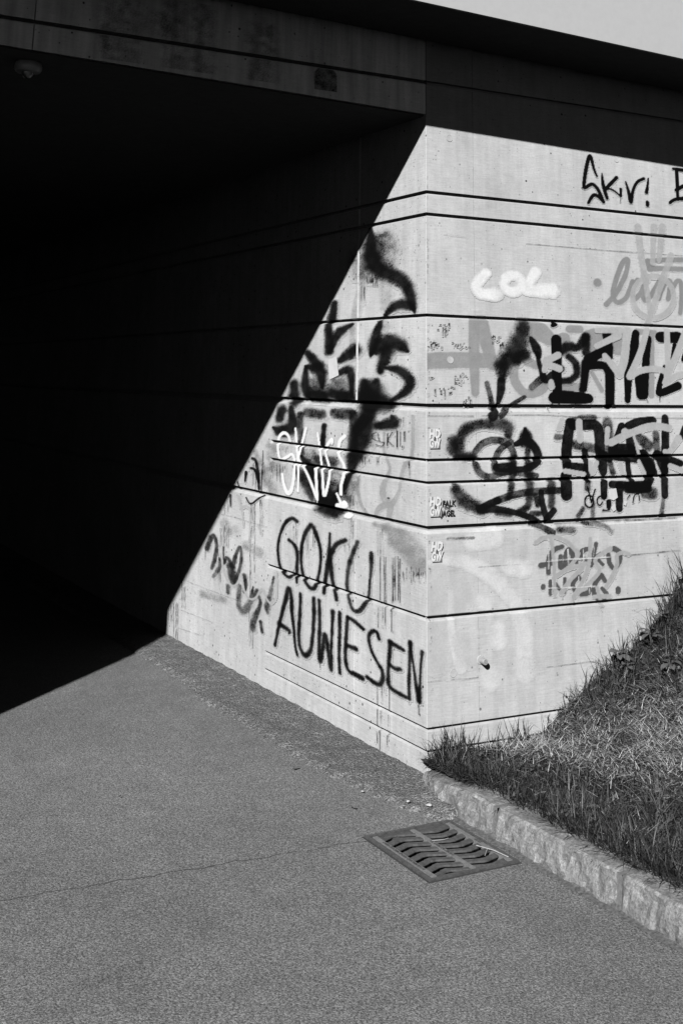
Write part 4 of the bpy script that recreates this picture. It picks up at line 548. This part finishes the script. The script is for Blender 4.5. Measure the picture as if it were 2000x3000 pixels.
# longer stalks: along the wall, tall tuft on the right, fringe over the kerb
tall = []
def tuft(x, y, n, s, l0, l1): 
    for _ in range(n): tall.append((x+rng.normal()*s, min(-.008, y+rng.normal()*s), rng.uniform(l0, l1)))
for x in np.linspace(.03, 1.5, 34): tuft(x+rng.normal()*.02, -.03-abs(rng.normal())*.03, rng.randint(2, 9), .013, .06, .16)
for x, y, n_ in ((1.41, -.05, 60), (1.46, -.08, 60), (1.36, -.06, 34), (1.44, -.18, 40), (1.52, -.05, 60), (1.31, -.05, 18)): tuft(x, y, n_, .03, .10, .24)
for x, y, n_ in ((.035, -.03, 14), (.06, -.05, 12), (.09, -.03, 16), (.12, -.05, 14), (.15, -.04, 12), (.70, -.05, 12), (.90, -.05, 14), (1.05, -.04, 12), (1.2, -.04, 16), (1.28, -.06, 18)): tuft(x, y, n_, .02, .09, .17)
for y in np.linspace(-.05, -2.2, 110): tuft(rng.rand()*.05, y, 5, .014, .05, .11)
for _ in range(420): tall.append((rng.uniform(.05, 1.5), rng.uniform(-1.6, -.02), rng.uniform(.07, .13)))
tall = np.array(tall); tall[:, 0] = np.maximum(tall[:, 0], -.005); n = len(tall); b = np.stack([tall[:, 0], tall[:, 1], bank(tall[:, 0], tall[:, 1])-.004], 1)
blades('tall_grass', M['blade'], b, tall[:, 2], .0030+.0022*rng.rand(n), .05+.35*rng.rand(n), rng.rand(n)*6.283, rng.rand(n)**2.2*.8, .2+1.3*rng.rand(n)**1.5, 'longer grass stalks standing against the wall foot and kerb', 'grass', 6)
# dry straw thatch
b = scatter(46000, .02, 1.7, -1.7, -.02); sw = straw_w(b); b = b[rng.rand(len(b)) < sw*.85+.018]; n = len(b); b[:, 2] += .010+.045*rng.rand(n)
blades('dry_straw', M['straw'], b, .03+.055*rng.rand(n), .0011+.0013*rng.rand(n), 1.05+.6*rng.rand(n), rng.rand(n)*6.283, rng.rand(n), -.25+.5*rng.rand(n), 'pale dry straw thatch lying in patches on the bank', 'straw', 3)

# broad leaved weeds
def leaf_mesh():
    v, f = [], []; n = 6
    for i in range(n+1):
        t = i/n; w = .42*math.sin(math.pi*min(1, t*.93+.05))**.8*(1-.25*t); z = .10*math.sin(t*2.4)-.12*t*t
        v += [(t, -w, z+.10*w), (t, 0, z), (t, w, z+.10*w)]
    for i in range(n):
        a = 3*i; f += [(a, a+3, a+4, a+1), (a+1, a+4, a+5, a+2)]
    me = bpy.data.meshes.new('leaf'); me.from_pydata(v, [], f); me.update(); at = me.attributes.new('shade', 'FLOAT', 'POINT'); at.data.foreach_set('value', [.5]*len(v)); me.materials.append(M['leaf'])
    me.polygons.foreach_set('use_smooth', [True]*len(me.polygons)); return me
LM = leaf_mesh()
bm = bmesh.new(); tube(bm, [(0, 0, 0), (.3, 0, .25), (.7, 0, .36), (1, 0, .36)], [.03, .026, .02, .016], 5); SM = bpy.data.meshes.new('leaf_stem'); bm.to_mesh(SM); bm.free()
at = SM.attributes.new('shade', 'FLOAT', 'POINT'); at.data.foreach_set('value', [.4]*len(SM.vertices)); SM.materials.append(M['leaf'])
WEEDS = [(1.00, -.05, .05, 'broad leaved weed at the wall foot, leftmost of the upper weeds'), (.97, -.13, .035, 'small broad leaved weed just below the leftmost upper weed'), (1.15, -.10, .048, 'broad leaved weed halfway up the bank near the wall'), (1.19, -.05, .04, 'broad leaved weed touching the wall below the tall grass tuft'),
         (1.05, -.32, .045, 'low broad leaved weed on the bank near the right picture edge'), (1.10, -.31, .042, 'broad leaved weed crowding the right picture edge'), (1.46, -.03, .045, 'broad leaved weed inside the tall grass tuft at the wall'), (1.26, -.03, .04, 'broad leaved weed at the wall under the tall grass tuft'),
         (.16, -.79, .034, 'small weed in the grass behind the middle kerb stone'), (.05, -.84, .028, 'tiny weed at the back edge of the kerb'), (.62, -.30, .03, 'small weed beside the dry straw patch')]
for x, y, s, lab in WEEDS:
    w = thing('weed_plant', lab, 'plant', (x, y, float(bank(x, y))-.003), 'broad leaved weeds in the grass')
    k = rng.randint(5, 8); a0 = rng.rand()*6.28
    for i in range(k):
        a = a0+i*6.283/k+rng.uniform(-.3, .3); L = s*rng.uniform(.75, 1.2); hs = s*rng.uniform(.5, 1.1); rad = s*rng.uniform(.25, .55)
        if y+math.sin(a)*(rad+L) > -.006: a = -a if math.sin(-a) < 0 else a+math.pi
        lf = link('leaf', LM, None, w); lf.location = (math.cos(a)*rad, math.sin(a)*rad, .02+hs); lf.rotation_euler = (rng.uniform(-.4, .4), rng.uniform(-.25, .45), a); lf.scale = (L, L*rng.uniform(.8, 1.1), L)
        sm = link('stem', SM, None, w); sm.rotation_euler = (0, 0, a); sm.scale = (rad, .05, (.02+hs)/.36)

# ---------------------------------------------------------------- litter and pebbles
def pebble(x, y, s, lab, mat, name, cat, grp=None, z=.0, flat=.5):
    bm = bmesh.new(); bmesh.ops.create_icosphere(bm, subdivisions=2, radius=s)
    for v in bm.verts: v.co = Vector((v.co.x*1.25, v.co.y, v.co.z*flat))*(1+.22*math.sin(v.co.x*300/s*.01+v.co.y*200)+random.uniform(-.08, .08))
    o = frombm(name, bm, mat, None, True); o.location = (x, y, z+s*flat*.7); o.rotation_euler[2] = random.random()*6; tag(o, lab, cat, grp)
pebble(-.168, -.274, .010, 'pale flat pebble in the gutter above the grate', M['pebble'], 'pebble', 'pebble', None, .022)
pebble(-.215, -.20, .007, 'small pebble beside the pale flat pebble in the gutter', M['pebble'], 'pebble', 'pebble', None, .022)
pebble(-.29, .02, .006, 'tiny pebble on the edge of the gutter strip', M['pebble'], 'pebble', 'pebble', None, .006)
def dead_leaf(x, y, s, rot, lab):
    v = [(0, 0, .004)]; n = 9
    for i in range(n):
        a = i*6.283/n; r = s*(1.0+.5*math.cos(2*a)+random.uniform(-.15, .15)); v.append((r*math.cos(a)*1.2, r*math.sin(a)*.75, .003+random.uniform(0, .008)))
    o = mesh('dead_leaf', v, [(0, i+1, (i+1) % n+1) for i in range(n)], M['tar']); o.location = (x, y, .003); o.rotation_euler[2] = rot; tag(o, lab, 'leaf')
dead_leaf(-.405, .389, .013, .4, 'dark crumpled leaf lying on the path below the lettering')
dead_leaf(-1.176, .377, .006, 1.0, 'tiny dark crumb on the path near the shadow')
dead_leaf(-.413, -.123, .009, 2.0, 'dark flattened leaf on the path left of the pebbles')

def stalk(pts, r, lab):
    bm = bmesh.new(); tube(bm, pts, [r]*len(pts), 5); tag(frombm('dry_stalk', bm, M['pebble']), lab, 'stalk')
stalk([(-.215, -.655, .012), (-.19, -.72, .014), (-.172, -.785, .010)], .0014, 'longest dry stalk lying across the right side of the grate')
stalk([(-.235, -.735, .009), (-.20, -.70, .013)], .0012, 'short dry stalk crossing the longest stalk on the grate')
stalk([(-.33, -.545, .010), (-.285, -.555, .010), (-.262, -.548, .009)], .0011, 'thin dry stalk in the middle of the grate')
